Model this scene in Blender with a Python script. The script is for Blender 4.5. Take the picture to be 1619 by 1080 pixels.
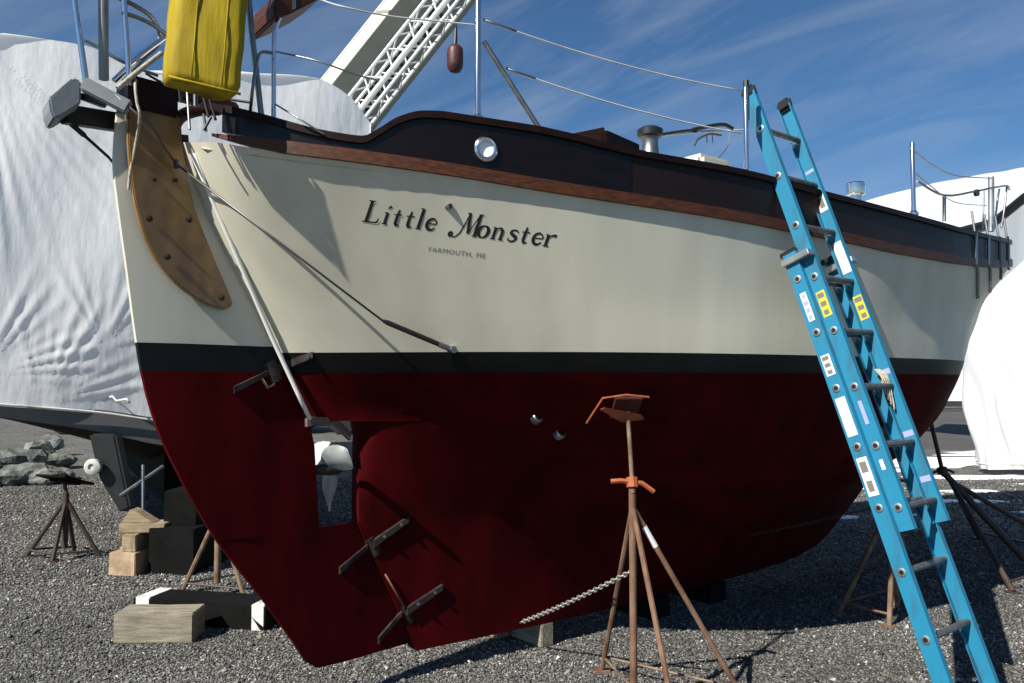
import bpy, bmesh, math, random
import numpy as np
from mathutils import Vector, Matrix, Quaternion
from mathutils.bvhtree import BVHTree

for o in list(bpy.data.objects): bpy.data.objects.remove(o, do_unlink=True)
scene = bpy.context.scene
C = scene.collection
rnd = random.Random(7)
nrs = np.random.RandomState(11)

# ------------------------------------------------------------------ camera
F = 1259.0; CX = 809.5; CY = 540.0; HCAM = 1.70; HOR = 600.0
TH = math.atan((HOR - CY) / F)
cam = bpy.data.cameras.new('camera'); cam_o = bpy.data.objects.new('camera', cam); C.objects.link(cam_o)
cam.sensor_width = 36.0; cam.lens = F / 1619.0 * 36.0; cam.clip_end = 2000; cam.clip_start = 0.05
cam_o.location = (0, 0, HCAM); cam_o.rotation_euler = (math.pi / 2 + TH, 0, 0)
scene.camera = cam_o

# ------------------------------------------------------------------ world, sun, exposure
ELEV = math.radians(41)
SUN = Vector((-0.70, -0.714, 0)).normalized() * math.cos(ELEV) + Vector((0, 0, math.sin(ELEV)))
world = bpy.data.worlds.new('World'); scene.world = world; world.use_nodes = True
wn = world.node_tree; wn.nodes.clear()
wo = wn.nodes.new('ShaderNodeOutputWorld'); wb = wn.nodes.new('ShaderNodeBackground')
sky = wn.nodes.new('ShaderNodeTexSky'); sky.sky_type = 'NISHITA'; sky.sun_disc = False
sky.sun_elevation = ELEV; sky.sun_rotation = math.atan2(SUN.x, SUN.y)
sky.air_density = 1.0; sky.dust_density = 0.0; sky.ozone_density = 3.5; sky.altitude = 0
wb.inputs['Strength'].default_value = 0.050
tc = wn.nodes.new('ShaderNodeTexCoord')
mp = wn.nodes.new('ShaderNodeMapping'); mp.vector_type = 'TEXTURE'; mp.inputs['Rotation'].default_value = (0.1, -0.42, 0.25); mp.inputs['Scale'].default_value = (.85, .40, .085)
cn = wn.nodes.new('ShaderNodeTexNoise'); cn.inputs['Scale'].default_value = 1.3; cn.inputs['Detail'].default_value = 6; cn.inputs['Roughness'].default_value = 0.58
cn.inputs['Distortion'].default_value = 0.9
cr = wn.nodes.new('ShaderNodeValToRGB'); cr.color_ramp.elements[0].position = 0.42; cr.color_ramp.elements[1].position = 0.82
cr.color_ramp.elements[0].color = (0, 0, 0, 1); cr.color_ramp.elements[1].color = (0.30, 0.30, 0.30, 1)
cm = wn.nodes.new('ShaderNodeMixRGB'); cm.inputs[2].default_value = (7.0, 7.6, 8.4, 1)
wn.links.new(tc.outputs['Generated'], mp.inputs[0]); wn.links.new(mp.outputs[0], cn.inputs['Vector'])
wn.links.new(cn.outputs['Fac'], cr.inputs[0]); wn.links.new(cr.outputs[0], cm.inputs[0])
tint = wn.nodes.new('ShaderNodeMixRGB'); tint.blend_type = 'MULTIPLY'; tint.inputs[0].default_value = 1; tint.inputs[2].default_value = (.66, .94, 1.14, 1)
wn.links.new(sky.outputs[0], tint.inputs[1]); wn.links.new(tint.outputs[0], cm.inputs[1]); wn.links.new(cm.outputs[0], wb.inputs['Color']); wn.links.new(wb.outputs[0], wo.inputs['Surface'])

sl = bpy.data.lights.new('sun', 'SUN'); sl.energy = 5.0; sl.angle = math.radians(0.53); sl.color = (1.0, 0.95, 0.86)
so = bpy.data.objects.new('sun', sl); C.objects.link(so); so.rotation_euler = SUN.to_track_quat('Z', 'Y').to_euler(); so.location = (-20, -18, 25)

scene.view_settings.view_transform = 'Standard'; scene.view_settings.look = 'None'
scene.view_settings.exposure = 0.70; scene.view_settings.gamma = 1.0
scene.render.engine = 'CYCLES'; scene.render.resolution_x = 1024; scene.render.resolution_y = 683

# ------------------------------------------------------------------ photo geometry helpers
O2 = np.array([-1.08, 4.27]); D2 = np.array([.788, .6157]); N2 = np.array([.6157, -.788]); YAW = math.atan2(D2[1], D2[0])
def ray(px, py):
    x = (px - CX) / F; y = -(py - CY) / F
    return np.array([x, math.cos(TH) - y * math.sin(TH), math.sin(TH) + y * math.cos(TH)])
def at_depth(px, py, Y):
    r = ray(px, py); k = Y / r[1]; return Vector((r[0] * k, Y, HCAM + r[2] * k))
def on_ground(px, py, z=0.0):
    r = ray(px, py); k = (z - HCAM) / r[2]; return Vector((r[0] * k, r[1] * k, z))
def cen(px, py, t=0.0):                       # on a plane parallel to the boat's centreplane, boat coordinates
    r = ray(px, py); k = r[0] / r[1]; q = O2 + t * N2
    s = (k * q[1] - q[0]) / (D2[0] - k * D2[1]); y = q[1] + s * D2[1]
    return Vector((s, -t, HCAM + r[2] / r[1] * y))
def b2w(v):                                   # boat -> world
    p = O2 + v[0] * D2 - v[1] * N2; return Vector((p[0], p[1], v[2]))
def w2b(v):
    q = np.array([v[0], v[1]]) - O2; return Vector((float(q @ D2), -float(q @ N2), v[2]))
def pch(x, xp, yp):
    xp = np.array(xp, float); yp = np.array(yp, float); h = np.diff(xp); dl = np.diff(yp) / h
    m = np.zeros(len(xp)); m[0] = dl[0]; m[-1] = dl[-1]
    for i in range(1, len(xp) - 1):
        if dl[i-1] * dl[i] > 0:
            w1 = 2 * h[i] + h[i-1]; w2 = h[i] + 2 * h[i-1]; m[i] = (w1 + w2) / (w1 / dl[i-1] + w2 / dl[i])
    x = np.clip(np.asarray(x, float), xp[0], xp[-1]); i = np.clip(np.searchsorted(xp, x) - 1, 0, len(h) - 1)
    t = (x - xp[i]) / h[i]; t2 = t * t; t3 = t2 * t
    return (2*t3-3*t2+1)*yp[i] + (t3-2*t2+t)*h[i]*m[i] + (-2*t3+3*t2)*yp[i+1] + (t3-t2)*h[i]*m[i+1]

# ------------------------------------------------------------------ mesh helpers
class MB:
    def __init__(s): s.v = []; s.f = []
    def add(s, vs, fs):
        b = len(s.v); s.v += [Vector(v) for v in vs]; s.f += [tuple(i + b for i in f) for f in fs]; return s
    def box(s, c, size, rot=None, taper=1.0):
        hx, hy, hz = size[0]/2, size[1]/2, size[2]/2; vs = []
        for z in (-1, 1):
            k = taper if z > 0 else 1.0
            for x, y in ((-1,-1),(1,-1),(1,1),(-1,1)):
                p = Vector((x*hx*k, y*hy*k, z*hz))
                if rot is not None: p = rot @ p
                vs.append(p + Vector(c))
        return s.add(vs, [(3,2,1,0),(4,5,6,7),(0,1,5,4),(1,2,6,5),(2,3,7,6),(3,0,4,7)])
    def tube(s, pts, r, n=8, cap=True):
        pts = [Vector(p) for p in pts]; m = len(pts)
        rs = r if isinstance(r, (list, tuple)) else [r] * m
        b = len(s.v); ref = None
        for i, p in enumerate(pts):
            t = (pts[min(i+1, m-1)] - pts[max(i-1, 0)]).normalized()
            if ref is None:
                ref = t.cross(Vector((0, 0, 1)))
                if ref.length < .1: ref = t.cross(Vector((1, 0, 0)))
            ref = (ref - t * ref.dot(t)).normalized(); w = t.cross(ref)
            for j in range(n):
                a = 2 * math.pi * j / n; s.v.append(p + (ref * math.cos(a) + w * math.sin(a)) * rs[i])
        for i in range(m - 1):
            for j in range(n):
                k = (j + 1) % n; s.f.append((b+i*n+j, b+i*n+k, b+(i+1)*n+k, b+(i+1)*n+j))
        if cap:
            s.f.append(tuple(b + j for j in range(n))[::-1]); s.f.append(tuple(b + (m-1)*n + j for j in range(n)))
        return s
    def lathe(s, prof, n=20, M=None):                # (r, z) profile round the z axis
        b = len(s.v); M = M or Matrix.Identity(4)
        for r, z in prof:
            for j in range(n):
                a = 2*math.pi*j/n; s.v.append(M @ Vector((r*math.cos(a), r*math.sin(a), z)))
        for i in range(len(prof)-1):
            for j in range(n):
                k = (j+1) % n; s.f.append((b+i*n+j, b+i*n+k, b+(i+1)*n+k, b+(i+1)*n+j))
        s.f.append(tuple(b+j for j in range(n))[::-1]); s.f.append(tuple(b+(len(prof)-1)*n+j for j in range(n)))
        return s
    def prism(s, poly, off):                          # poly: 3D loop, extruded by off
        n = len(poly); off = Vector(off); b = len(s.v)
        s.v += [Vector(p) for p in poly] + [Vector(p) + off for p in poly]
        s.f.append(tuple(b+i for i in range(n))[::-1]); s.f.append(tuple(b+n+i for i in range(n)))
        for i in range(n):
            j = (i+1) % n; s.f.append((b+i, b+j, b+n+j, b+n+i))
        return s
    def grid(s, P, flip=False, closev=False):         # P[i][j]
        b = len(s.v); m = len(P); n = len(P[0])
        for row in P: s.v += [Vector(p) for p in row]
        for i in range(m-1):
            for j in range(n if closev else n-1):
                k = (j+1) % n; q = (b+i*n+j, b+i*n+k, b+(i+1)*n+k, b+(i+1)*n+j)
                s.f.append(q[::-1] if flip else q)
        return s
    def build(s, name, mat, parent=None, smooth=False, bevel=0.0, fix=True, loc=None, shift=None):
        me = bpy.data.meshes.new(name)
        vs = s.v if shift is None else [v - Vector(shift) for v in s.v]
        me.from_pydata([tuple(v) for v in vs], [], s.f)
        if fix or bevel:
            bm = bmesh.new(); bm.from_mesh(me)
            if fix: bmesh.ops.recalc_face_normals(bm, faces=bm.faces)
            if bevel:
                es = [e for e in bm.edges if len(e.link_faces) == 2 and e.calc_face_angle(0) > 0.6]
                bmesh.ops.bevel(bm, geom=es, offset=bevel, segments=2, affect='EDGES', clamp_overlap=True)
            bm.to_mesh(me); bm.free()
        if mat: me.materials.append(mat)
        if smooth:
            me.polygons.foreach_set('use_smooth', [True] * len(me.polygons))
            if smooth == 'auto':
                ang = math.radians(38)
                bm = bmesh.new(); bm.from_mesh(me)
                for e in bm.edges:
                    if len(e.link_faces) == 2 and e.calc_face_angle(0) > ang: e.smooth = False
                bm.to_mesh(me); bm.free()
        me.update()
        o = bpy.data.objects.new(name, me); C.objects.link(o)
        if parent is not None: o.parent = parent
        if loc is not None: o.location = loc
        return o
def thing(name, label, cat, loc=(0,0,0), rotz=0.0, group=None):
    o = bpy.data.objects.new(name, None); C.objects.link(o); o.location = loc; o.rotation_euler = (0, 0, rotz)
    return tag(o, label, cat, group)
def tag(o, label, cat, group=None):
    o['label'] = label; o['category'] = cat
    if group: o['group'] = group
    return o
def structure(o): o['kind'] = 'structure'; return o
def smooth_path(pts, n=24):
    pts = [Vector(p) for p in pts]; out = []
    P = [pts[0]*2 - pts[1]] + pts + [pts[-1]*2 - pts[-2]]
    seg = len(pts) - 1; k = max(2, n // seg)
    for i in range(seg):
        a, b, c, d = P[i:i+4]
        for j in range(k):
            t = j / k
            out.append(0.5*((2*b) + (c-a)*t + (2*a-5*b+4*c-d)*t*t + (3*b-a-3*c+d)*t*t*t))
    return out + [pts[-1]]

# ------------------------------------------------------------------ materials
def mat(name, col, rough=.5, metal=0.0, var=0.0, vscale=6.0, bump=0.0, bscale=40.0, col2=None, stretch=None, coat=0.0, spec=.5,
        lo=.35, hi=.65, detail=5.0, rvar=0.0, bdist=.01):
    m = bpy.data.materials.new(name); m.use_nodes = True; nt = m.node_tree; p = nt.nodes['Principled BSDF']
    p.inputs['Base Color'].default_value = (*col, 1); p.inputs['Roughness'].default_value = rough; p.inputs['Metallic'].default_value = metal
    p.inputs['Specular IOR Level'].default_value = spec
    if coat: p.inputs['Coat Weight'].default_value = coat; p.inputs['Coat Roughness'].default_value = .12
    tcn = nt.nodes.new('ShaderNodeTexCoord'); mpn = nt.nodes.new('ShaderNodeMapping')
    nt.links.new(tcn.outputs['Object'], mpn.inputs[0])
    if stretch: mpn.inputs['Scale'].default_value = stretch
    if var or col2:
        nz = nt.nodes.new('ShaderNodeTexNoise'); nz.inputs['Scale'].default_value = vscale; nz.inputs['Detail'].default_value = detail
        nt.links.new(mpn.outputs[0], nz.inputs['Vector'])
        rp = nt.nodes.new('ShaderNodeValToRGB'); rp.color_ramp.elements[0].position = lo; rp.color_ramp.elements[1].position = hi
        c2 = col2 or tuple(c * (1 - var) for c in col)
        rp.color_ramp.elements[0].color = (*c2, 1); rp.color_ramp.elements[1].color = (*col, 1)
        nt.links.new(nz.outputs['Fac'], rp.inputs[0]); nt.links.new(rp.outputs[0], p.inputs['Base Color'])
        if rvar:
            mr = nt.nodes.new('ShaderNodeMapRange'); mr.inputs[3].default_value = rough + rvar; mr.inputs[4].default_value = rough
            nt.links.new(nz.outputs['Fac'], mr.inputs[0]); nt.links.new(mr.outputs[0], p.inputs['Roughness'])
    if bump:
        nb = nt.nodes.new('ShaderNodeTexNoise'); nb.inputs['Scale'].default_value = bscale; nb.inputs['Detail'].default_value = 6
        nt.links.new(mpn.outputs[0], nb.inputs['Vector'])
        bn = nt.nodes.new('ShaderNodeBump'); bn.inputs['Strength'].default_value = bump; bn.inputs['Distance'].default_value = bdist
        nt.links.new(nb.outputs['Fac'], bn.inputs['Height']); nt.links.new(bn.outputs[0], p.inputs['Normal'])
    return m
M = {}
M['cream'] = mat('cream_gelcoat', (.60,.575,.465), .42, col2=(.52,.495,.395), vscale=4.0, stretch=(1.2,1.2,.22), bump=.05, bscale=3.0, rvar=.12, lo=.28, hi=.62, detail=8)
M['bootblack'] = mat('boot_stripe_paint', (.006,.007,.008), .5, var=.4, vscale=4, spec=.2)
M['red'] = mat('antifouling_red', (.070,.0018,.0034), .8, col2=(.036,.0009,.0017), spec=.06, vscale=4.5, stretch=(1,1,.35), bump=.2, bscale=45, detail=8, bdist=.003)
M['bulwark'] = mat('bulwark_paint_dark', (.006,.002,.0015), .28, spec=.3, var=.4, vscale=5, stretch=(1,1,6))
M['bulwark2'] = mat('bulwark_paint_brown', (.014,.0065,.0065), .45, spec=.2, var=.3, vscale=3, stretch=(1,1,4), bump=.1, bscale=60)  # browner, less glossy boards forward of the dark aft one
M['teak'] = mat('oiled_teak', (.085,.027,.011), .5, col2=(.042,.013,.006), spec=.25, vscale=9, stretch=(1.0,6,9), bump=.1, bscale=50)
M['mahogany'] = mat('dark_mahogany', (.013,.004,.003), .45, col2=(.006,.0022,.002), spec=.15, vscale=7, stretch=(1,5,6))
M['varnish'] = mat('varnished_plywood', (.27,.15,.048), .35, col2=(.17,.088,.026), vscale=5, stretch=(2.2,2.2,1.1), coat=.3, detail=7)
M['chrome'] = mat('stainless_steel', (.72,.73,.74), .16, 1.0, var=.1)
M['dullsteel'] = mat('weathered_steel', (.30,.31,.31), .42, 1.0, var=.3, vscale=14)
M['black'] = mat('black_fitting', (.010,.010,.010), .45)
M['greypaint'] = mat('grey_painted_wood', (.21,.23,.25), .6, var=.25, vscale=7, bump=.1)
M['yellow'] = mat('yellow_vinyl', (.42,.31,.012), .7, spec=.2, col2=(.26,.185,.008), vscale=4.5, stretch=(2.5,2.5,.5), bump=.22, bscale=5, bdist=.05)
M['rope'] = mat('weathered_rope', (.45,.42,.34), .9, var=.4, vscale=60, bump=.3, bscale=120)
M['ropegrey'] = mat('grey_lifeline', (.50,.52,.53), .5, var=.2)
M['wire'] = mat('wire_stay', (.10,.10,.10), .4, .6)
M['bronze'] = mat('dark_bronze', (.045,.032,.028), .55, .4, var=.5, vscale=20)
M['strap'] = mat('tarnished_strap', (.010,.004,.004), .7, col2=(.030,.022,.022), vscale=14, lo=.45, hi=.62, spec=.25)
M['prop'] = mat('propeller_bronze_primed', (.55,.58,.56), .5, .1, col2=(.25,.27,.26), vscale=9)
M['rust'] = mat('rusty_steel', (.20,.115,.07), .8, col2=(.10,.045,.024), vscale=11, bump=.3, bscale=70, stretch=(1,1,.6))
M['rustgrey'] = mat('rusty_grey_steel', (.22,.155,.10), .75, col2=(.10,.05,.028), vscale=9, bump=.3, bscale=70)
M['darksteel'] = mat('dark_painted_steel', (.030,.026,.022), .6, col2=(.055,.030,.02), vscale=13)
M['orange'] = mat('orange_paint', (.36,.085,.028), .7, col2=(.17,.05,.025), vscale=16, lo=.3, hi=.55)
M['padred'] = mat('dark_pad_board', (.06,.008,.006), .8, var=.4)
M['whitespot'] = mat('white_paint_spot', (.72,.72,.70), .6)
M['blue'] = mat('blue_fibreglass', (.010,.175,.30), .45, col2=(.025,.10,.165), vscale=9, stretch=(2,2,.5), rvar=.2, lo=.25, hi=.52, detail=10)
M['alu'] = mat('ladder_aluminium', (.62,.63,.63), .35, .9, var=.25, vscale=18)
M['alud'] = mat('rung_aluminium', (.24,.24,.235), .5, .8, var=.4, vscale=25)
M['label_w'] = mat('white_label', (.72,.72,.72), .55, var=.15, vscale=40)
M['label_y'] = mat('yellow_label', (.62,.52,.03), .55, var=.15, vscale=30)
M['label_k'] = mat('label_print', (.16,.15,.14), .6)
M['label_p'] = mat('lilac_label', (.30,.33,.55), .55)
M['timber'] = mat('sawn_timber', (.33,.26,.165), .85, col2=(.20,.15,.09), vscale=5, stretch=(1,8,8), bump=.4, bscale=30, detail=8)
M['timberend'] = mat('timber_end_grain', (.42,.31,.20), .85, col2=(.27,.18,.11), vscale=9, bump=.4, bscale=40)
M['timbergrey'] = mat('weathered_timber', (.30,.27,.20), .9, col2=(.16,.14,.105), vscale=5, stretch=(1,9,9), bump=.5, bscale=30, detail=8)
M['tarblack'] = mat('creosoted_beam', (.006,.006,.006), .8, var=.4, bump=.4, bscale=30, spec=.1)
M['whiteband'] = mat('white_painted_band', (.62,.62,.58), .75, col2=(.35,.34,.31), vscale=12, lo=.3, hi=.5)
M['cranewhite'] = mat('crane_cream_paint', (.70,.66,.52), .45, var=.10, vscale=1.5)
M['cranegrey'] = mat('crane_shade_grey', (.27,.27,.22), .5, var=.12, vscale=1.5)  # shade on the boom's side painted as grey; collars share it
M['cranelat'] = mat('crane_lattice_paint', (.78,.78,.76), .45)
M['hookred'] = mat('hook_ball_paint', (.10,.022,.02), .5, col2=(.035,.012,.012), vscale=3)
M['lit_view'] = mat('port_lit_view', (.85,.88,.90), .15)  # white disc paints the bright view through the open port
M['lettering'] = mat('name_lettering', (.010,.010,.012), .45)
M['lettering_s'] = mat('hailing_port_lettering', (.13,.13,.12), .55)
M['cabin'] = mat('cabin_offwhite', (.62,.60,.52), .45, var=.08)
M['boathull'] = mat('grey_topsides', (.135,.14,.14), .5, var=.25, vscale=1.5)
M['bottomblack'] = mat('black_antifouling', (.004,.0045,.005), .8, var=.4, vscale=3, spec=.08)
M['rock'] = mat('granite_rock', (.20,.21,.195), .9, col2=(.06,.065,.06), vscale=4, bump=.6, bscale=12, bdist=.05)
M['building'] = mat('white_siding', (.78,.78,.76), .6, var=.05)
M['roofgrey'] = mat('metal_roof', (.30,.31,.32), .5)
M['foundation'] = mat('dark_foundation', (.03,.03,.03), .9)
M['chain'] = mat('galvanised_chain', (.42,.42,.40), .5, .6, var=.3, vscale=40)

def wrap_mat(name, bs, st):
    m = mat(name, (.84,.85,.86), .38, bump=bs, bscale=2.6, stretch=st, bdist=.12)
    nt = m.node_tree; p = nt.nodes['Principled BSDF']; out = nt.nodes['Material Output']
    tr = nt.nodes.new('ShaderNodeBsdfTranslucent'); tr.inputs['Color'].default_value = (.80,.82,.84,1)
    mx = nt.nodes.new('ShaderNodeMixShader'); mx.inputs[0].default_value = .35
    nt.links.new(p.outputs[0], mx.inputs[1]); nt.links.new(tr.outputs[0], mx.inputs[2]); nt.links.new(mx.outputs[0], out.inputs[0])
    return m
M['wrap'] = wrap_mat('shrink_wrap', .22, (1.6, 1.6, .5))
M['wrap2'] = wrap_mat('shrink_wrap_taut', .22, (1.0, 1.0, .5))

def ground_mat():
    m = bpy.data.materials.new('gravel'); m.use_nodes = True; nt = m.node_tree; p = nt.nodes['Principled BSDF']
    t = nt.nodes.new('ShaderNodeTexCoord')
    v = nt.nodes.new('ShaderNodeTexVoronoi'); v.inputs['Scale'].default_value = 55; v.inputs['Randomness'].default_value = 1
    nt.links.new(t.outputs['Object'], v.inputs['Vector'])
    r = nt.nodes.new('ShaderNodeValToRGB'); e = r.color_ramp.elements
    e[0].color = (.030,.029,.027,1); e[1].color = (.27,.26,.24,1); e[0].position = .15; e[1].position = .95
    x = e.new(.6); x.color = (.10,.097,.088,1)
    sx = nt.nodes.new('ShaderNodeSeparateColor'); nt.links.new(v.outputs['Color'], sx.inputs[0]); nt.links.new(sx.outputs[0], r.inputs[0])
    n2 = nt.nodes.new('ShaderNodeTexNoise'); n2.inputs['Scale'].default_value = .8; n2.inputs['Detail'].default_value = 5
    nt.links.new(t.outputs['Object'], n2.inputs['Vector'])
    mr = nt.nodes.new('ShaderNodeMapRange'); mr.inputs[1].default_value = .3; mr.inputs[2].default_value = .7; mr.inputs[3].default_value = .75; mr.inputs[4].default_value = 1.15
    nt.links.new(n2.outputs['Fac'], mr.inputs[0])
    mm = nt.nodes.new('ShaderNodeVectorMath'); mm.operation = 'SCALE'
    nt.links.new(r.outputs[0], mm.inputs[0]); nt.links.new(mr.outputs[0], mm.inputs['Scale']); nt.links.new(mm.outputs[0], p.inputs['Base Color'])
    b = nt.nodes.new('ShaderNodeBump'); b.inputs['Strength'].default_value = .9; b.inputs['Distance'].default_value = .02
    b.invert = True
    nt.links.new(v.outputs['Distance'], b.inputs['Height']); nt.links.new(b.outputs[0], p.inputs['Normal'])
    p.inputs['Roughness'].default_value = .9
    return m
M['gravel'] = ground_mat()
def stone_mat():
    m = bpy.data.materials.new('gravel_stones'); m.use_nodes = True; nt = m.node_tree; p = nt.nodes['Principled BSDF']
    a = nt.nodes.new('ShaderNodeAttribute'); a.attribute_name = 'shade'; nt.links.new(a.outputs['Color'], p.inputs['Base Color'])
    p.inputs['Roughness'].default_value = .85; return m
M['stones'] = stone_mat()
M['asphalt'] = mat('asphalt', (.072,.068,.064), .9, var=.25, vscale=.7, bump=.3, bscale=60)
def snow_mat():
    m = mat('snow', (.80,.82,.86), .7, bump=.5, bscale=3, bdist=.08)
    return m
M['snow'] = snow_mat()

# ------------------------------------------------------------------ ground
mb = MB(); n = 24
mb.add([(-300,-60,0),(300,-60,0),(300,500,0),(-300,500,0)], [(0,1,2,3)])
structure(mb.build('ground', M['gravel']))
mb = MB(); mb.add([(2.0,19.5,.004),(120,19.5,.004),(140,46,.004),(-10,46,.004)], [(0,1,2,3)])
structure(mb.build('road', M['asphalt']))

# snow lying in patches beyond the bow: thin lumpy sheets
def snow_patch(cx, cy, rx, ry, seed, h=.05):
    r = random.Random(seed); ph = [r.uniform(0, 6.28) for _ in range(6)]; rows = []
    K = 40; R = 5
    for i in range(R + 1):
        q = i / R; row = []
        for k in range(K):
            a = 2*math.pi*k/K
            w = 1 + .22*math.sin(2*a+ph[0]) + .16*math.sin(5*a+ph[1]) + .10*math.sin(9*a+ph[2]) + .07*math.sin(14*a+ph[3])
            x = cx + rx*w*q*math.cos(a); y = cy + ry*w*q*math.sin(a)
            row.append((x, y, -.006 + h*max(0, 1-q**3) + .008*math.sin(x*5+ph[4])*math.sin(y*4+ph[5])*(1-q)))
        rows.append(row)
    m = MB(); m.grid(rows, closev=True); return structure(m.build('snow', M['snow'], smooth=True))
for a in ((9.0,16.6,2.6,1.2,1,.05),(6.6,15.0,.9,.42,2,.035),(11.4,13.2,2.4,.42,3,.06),(8.6,13.9,1.5,.35,4,.04),(12.5,18.0,3,1,5,.05),
          (5.9,17.6,1.4,.5,6,.03),(6.3,11.2,.55,.16,7,.03),(7.6,10.6,.7,.16,8,.03),(7.0,9.6,.5,.10,9,.025),(6.2,9.0,.4,.07,10,.02),
          (8.4,11.7,.8,.2,12,.03),(5.6,12.6,.5,.2,13,.03),(6.9,12.2,.5,.14,14,.03),(5.2,10.1,.3,.07,15,.02),(8.0,9.9,.5,.1,16,.02),
          (6.6,10.3,.3,.06,17,.02),(7.5,11.3,.4,.08,18,.02),(6.2,12.0,.3,.07,19,.02),(3.9,9.9,.45,.14,20,.03)): snow_patch(*a)

# loose stones
def stones():
    xs = []; ys = []; sz = []
    for (y0, y1, dens, r0, r1) in ((2.6,4.6,6800,.004,.0105),(4.6,6.5,4000,.005,.012),(6.5,9,1500,.008,.017),(9,14,500,.010,.022),(2.6,8,55,.014,.026)):
        w = .70 * y1; N = int((2*w) * (y1-y0) * dens); x = nrs.uniform(-w, w, N); y = nrs.uniform(y0, y1, N)
        k = np.abs(x) < .70 * y + .3; xs.append(x[k]); ys.append(y[k])
        sz.append((r0 + (r1-r0) * nrs.rand(k.sum())**1.6))
    x = np.concatenate(xs); y = np.concatenate(ys); s = np.concatenate(sz); N = len(x)
    base = np.array([(1,0,0),(0,1,0),(-1,0,0),(0,-1,0),(0,0,1),(0,0,-.5)], float)
    faces = np.array([(0,1,4),(1,2,4),(2,3,4),(3,0,4),(1,0,5),(2,1,5),(3,2,5),(0,3,5)])
    a = nrs.uniform(0, 6.28, N); ca, sa = np.cos(a), np.sin(a)
    V = base[None] * nrs.uniform(.62, 1.25, (N, 6, 1)); V += nrs.normal(0, .16, (N, 6, 3))
    V[:, :, 2] *= .72
    X = V[:,:,0]*ca[:,None] - V[:,:,1]*sa[:,None]; Y = V[:,:,0]*sa[:,None] + V[:,:,1]*ca[:,None]
    tl = nrs.normal(0, .3, (N,1)); Z = V[:,:,2] + X*tl
    P = np.stack([X*s[:,None] + x[:,None], Y*s[:,None] + y[:,None], Z*s[:,None] + (s*.28)[:,None]], 2).reshape(-1, 3)
    Fc = (faces[None] + (np.arange(N)*6)[:,None,None]).reshape(-1, 3)
    me = bpy.data.meshes.new('gravel_stones'); me.vertices.add(len(P)); me.vertices.foreach_set('co', P.ravel())
    me.loops.add(len(Fc)*3); me.loops.foreach_set('vertex_index', Fc.ravel().astype(np.int32))
    me.polygons.add(len(Fc)); me.polygons.foreach_set('loop_start', np.arange(0, len(Fc)*3, 3, dtype=np.int32))
    me.update(calc_edges=True)
    g = .045 + .18 * nrs.rand(N)**1.7; w = nrs.rand(N) < .05; g[w] = nrs.uniform(.30,.52, w.sum())
    g *= 1 + .22*np.sin(x*1.7+np.sin(y*2.3)*1.5)*np.sin(y*1.9+1+np.sin(x*1.1)) ; t = nrs.normal(0, .05, N)
    col = np.stack([g*(1+t), g*(.985+t*.3), g*(.93-t), np.ones(N)], 1); col = np.repeat(np.clip(col,0,1), 6, 0)
    at = me.color_attributes.new('shade', 'FLOAT_COLOR', 'POINT'); at.data.foreach_set('color', col.ravel())
    me.materials.append(M['stones']); o = bpy.data.objects.new('gravel_stones', me); C.objects.link(o)
    o['kind'] = 'stuff'; tag(o, 'loose grey crushed stones covering the boatyard ground', 'gravel'); return o
stones()

# ================================================================== the sailboat
boat = thing('sailboat', 'cream and red double-ended sailboat with dark bulwark propped on jack stands', 'sailboat', (O2[0], O2[1], 0), YAW)
PS = [-.70,-.67,-.56,-.4,0,.5,1,1.5,2,3,3.8,4.5,5,5.5,6,7,8,8.8]
PB = [.05,.25,.50,.66,.92,1.14,1.3,1.42,1.5,1.6,1.63,1.575,1.495,1.38,1.225,.845,.43,.03]
def plan(s): return pch(s, PS, PB)
SZ = ([-.70,-.66,-.53,-.15,.27,.63,1.06,1.6,2.1,2.75,3.2,3.7,4.4,5.3,6.2,7,8,8.8],
      [2.845,2.80,2.735,2.672,2.627,2.592,2.566,2.546,2.526,2.504,2.49,2.49,2.522,2.61,2.73,2.86,3.02,3.15])
CZ = ([-.70,-.63,-.44,-.25,-.136,-.076,0,.1,.23,.33,.63,.9,1.13,1.8,2.5,3.16,3.9,4.5,6.2,8.8],
      [3.02,2.955,2.86,2.80,2.785,2.822,2.88,2.915,2.92,2.908,2.89,2.857,2.834,2.817,2.777,2.758,2.745,2.77,2.955,3.40])
def zsheer(s): return pch(s, *SZ)
def zcap(s): return pch(s, *CZ)
def s_aft(z): return -.69 + (2.82 - z) * .5
STEM = ([.15,.2,.42,.57,.9,1.2,1.5,1.8,2.4,3.15],[4.3,4.7,5.25,5.52,6.0,6.45,6.95,7.6,8.3,8.8])
def s_fore(z): return pch(z, *STEM)
LV = [
 (.15, [.64,1.2,2,3.3,4.3],[.045,.085,.12,.12,.05]),
 (.45, [.49,1,2,3,3.9,4.8,5.3],[.045,.085,.20,.29,.27,.15,.02]),
 (.8,  [.32,.8,1.4,2,3,3.8,4.5,5.2,5.85],[.045,.09,.24,.42,.66,.66,.5,.24,.02]),
 (1.2, [.12,.4,.8,1.4,2,3,3.8,4.5,5.3,6,6.45],[.045,.10,.26,.62,.95,1.22,1.24,1.06,.66,.25,.02]),
 (1.5, [-.03,.2,.6,1.2,2,3,3.8,4.5,5.2,6,6.95],[.045,.11,.40,.95,1.27,1.43,1.44,1.29,.95,.49,.02]),
 (1.8, [-.18,0,.25,.6,1.2,2,3,3.8,4.5,5,6,7,7.6],[.045,.20,.45,.80,1.20,1.44,1.54,1.54,1.42,1.22,.80,.36,.02]),
 (2.15,[-.36,-.25,0,.4,1,2,3,3.8,4.5,5,5.5,6,7,8.02],[.045,.22,.52,.88,1.21,1.46,1.56,1.56,1.43,1.235,1.02,.81,.42,.02]),
 (2.6, PS, PB)]
LZ = [l[0] for l in LV]
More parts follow.
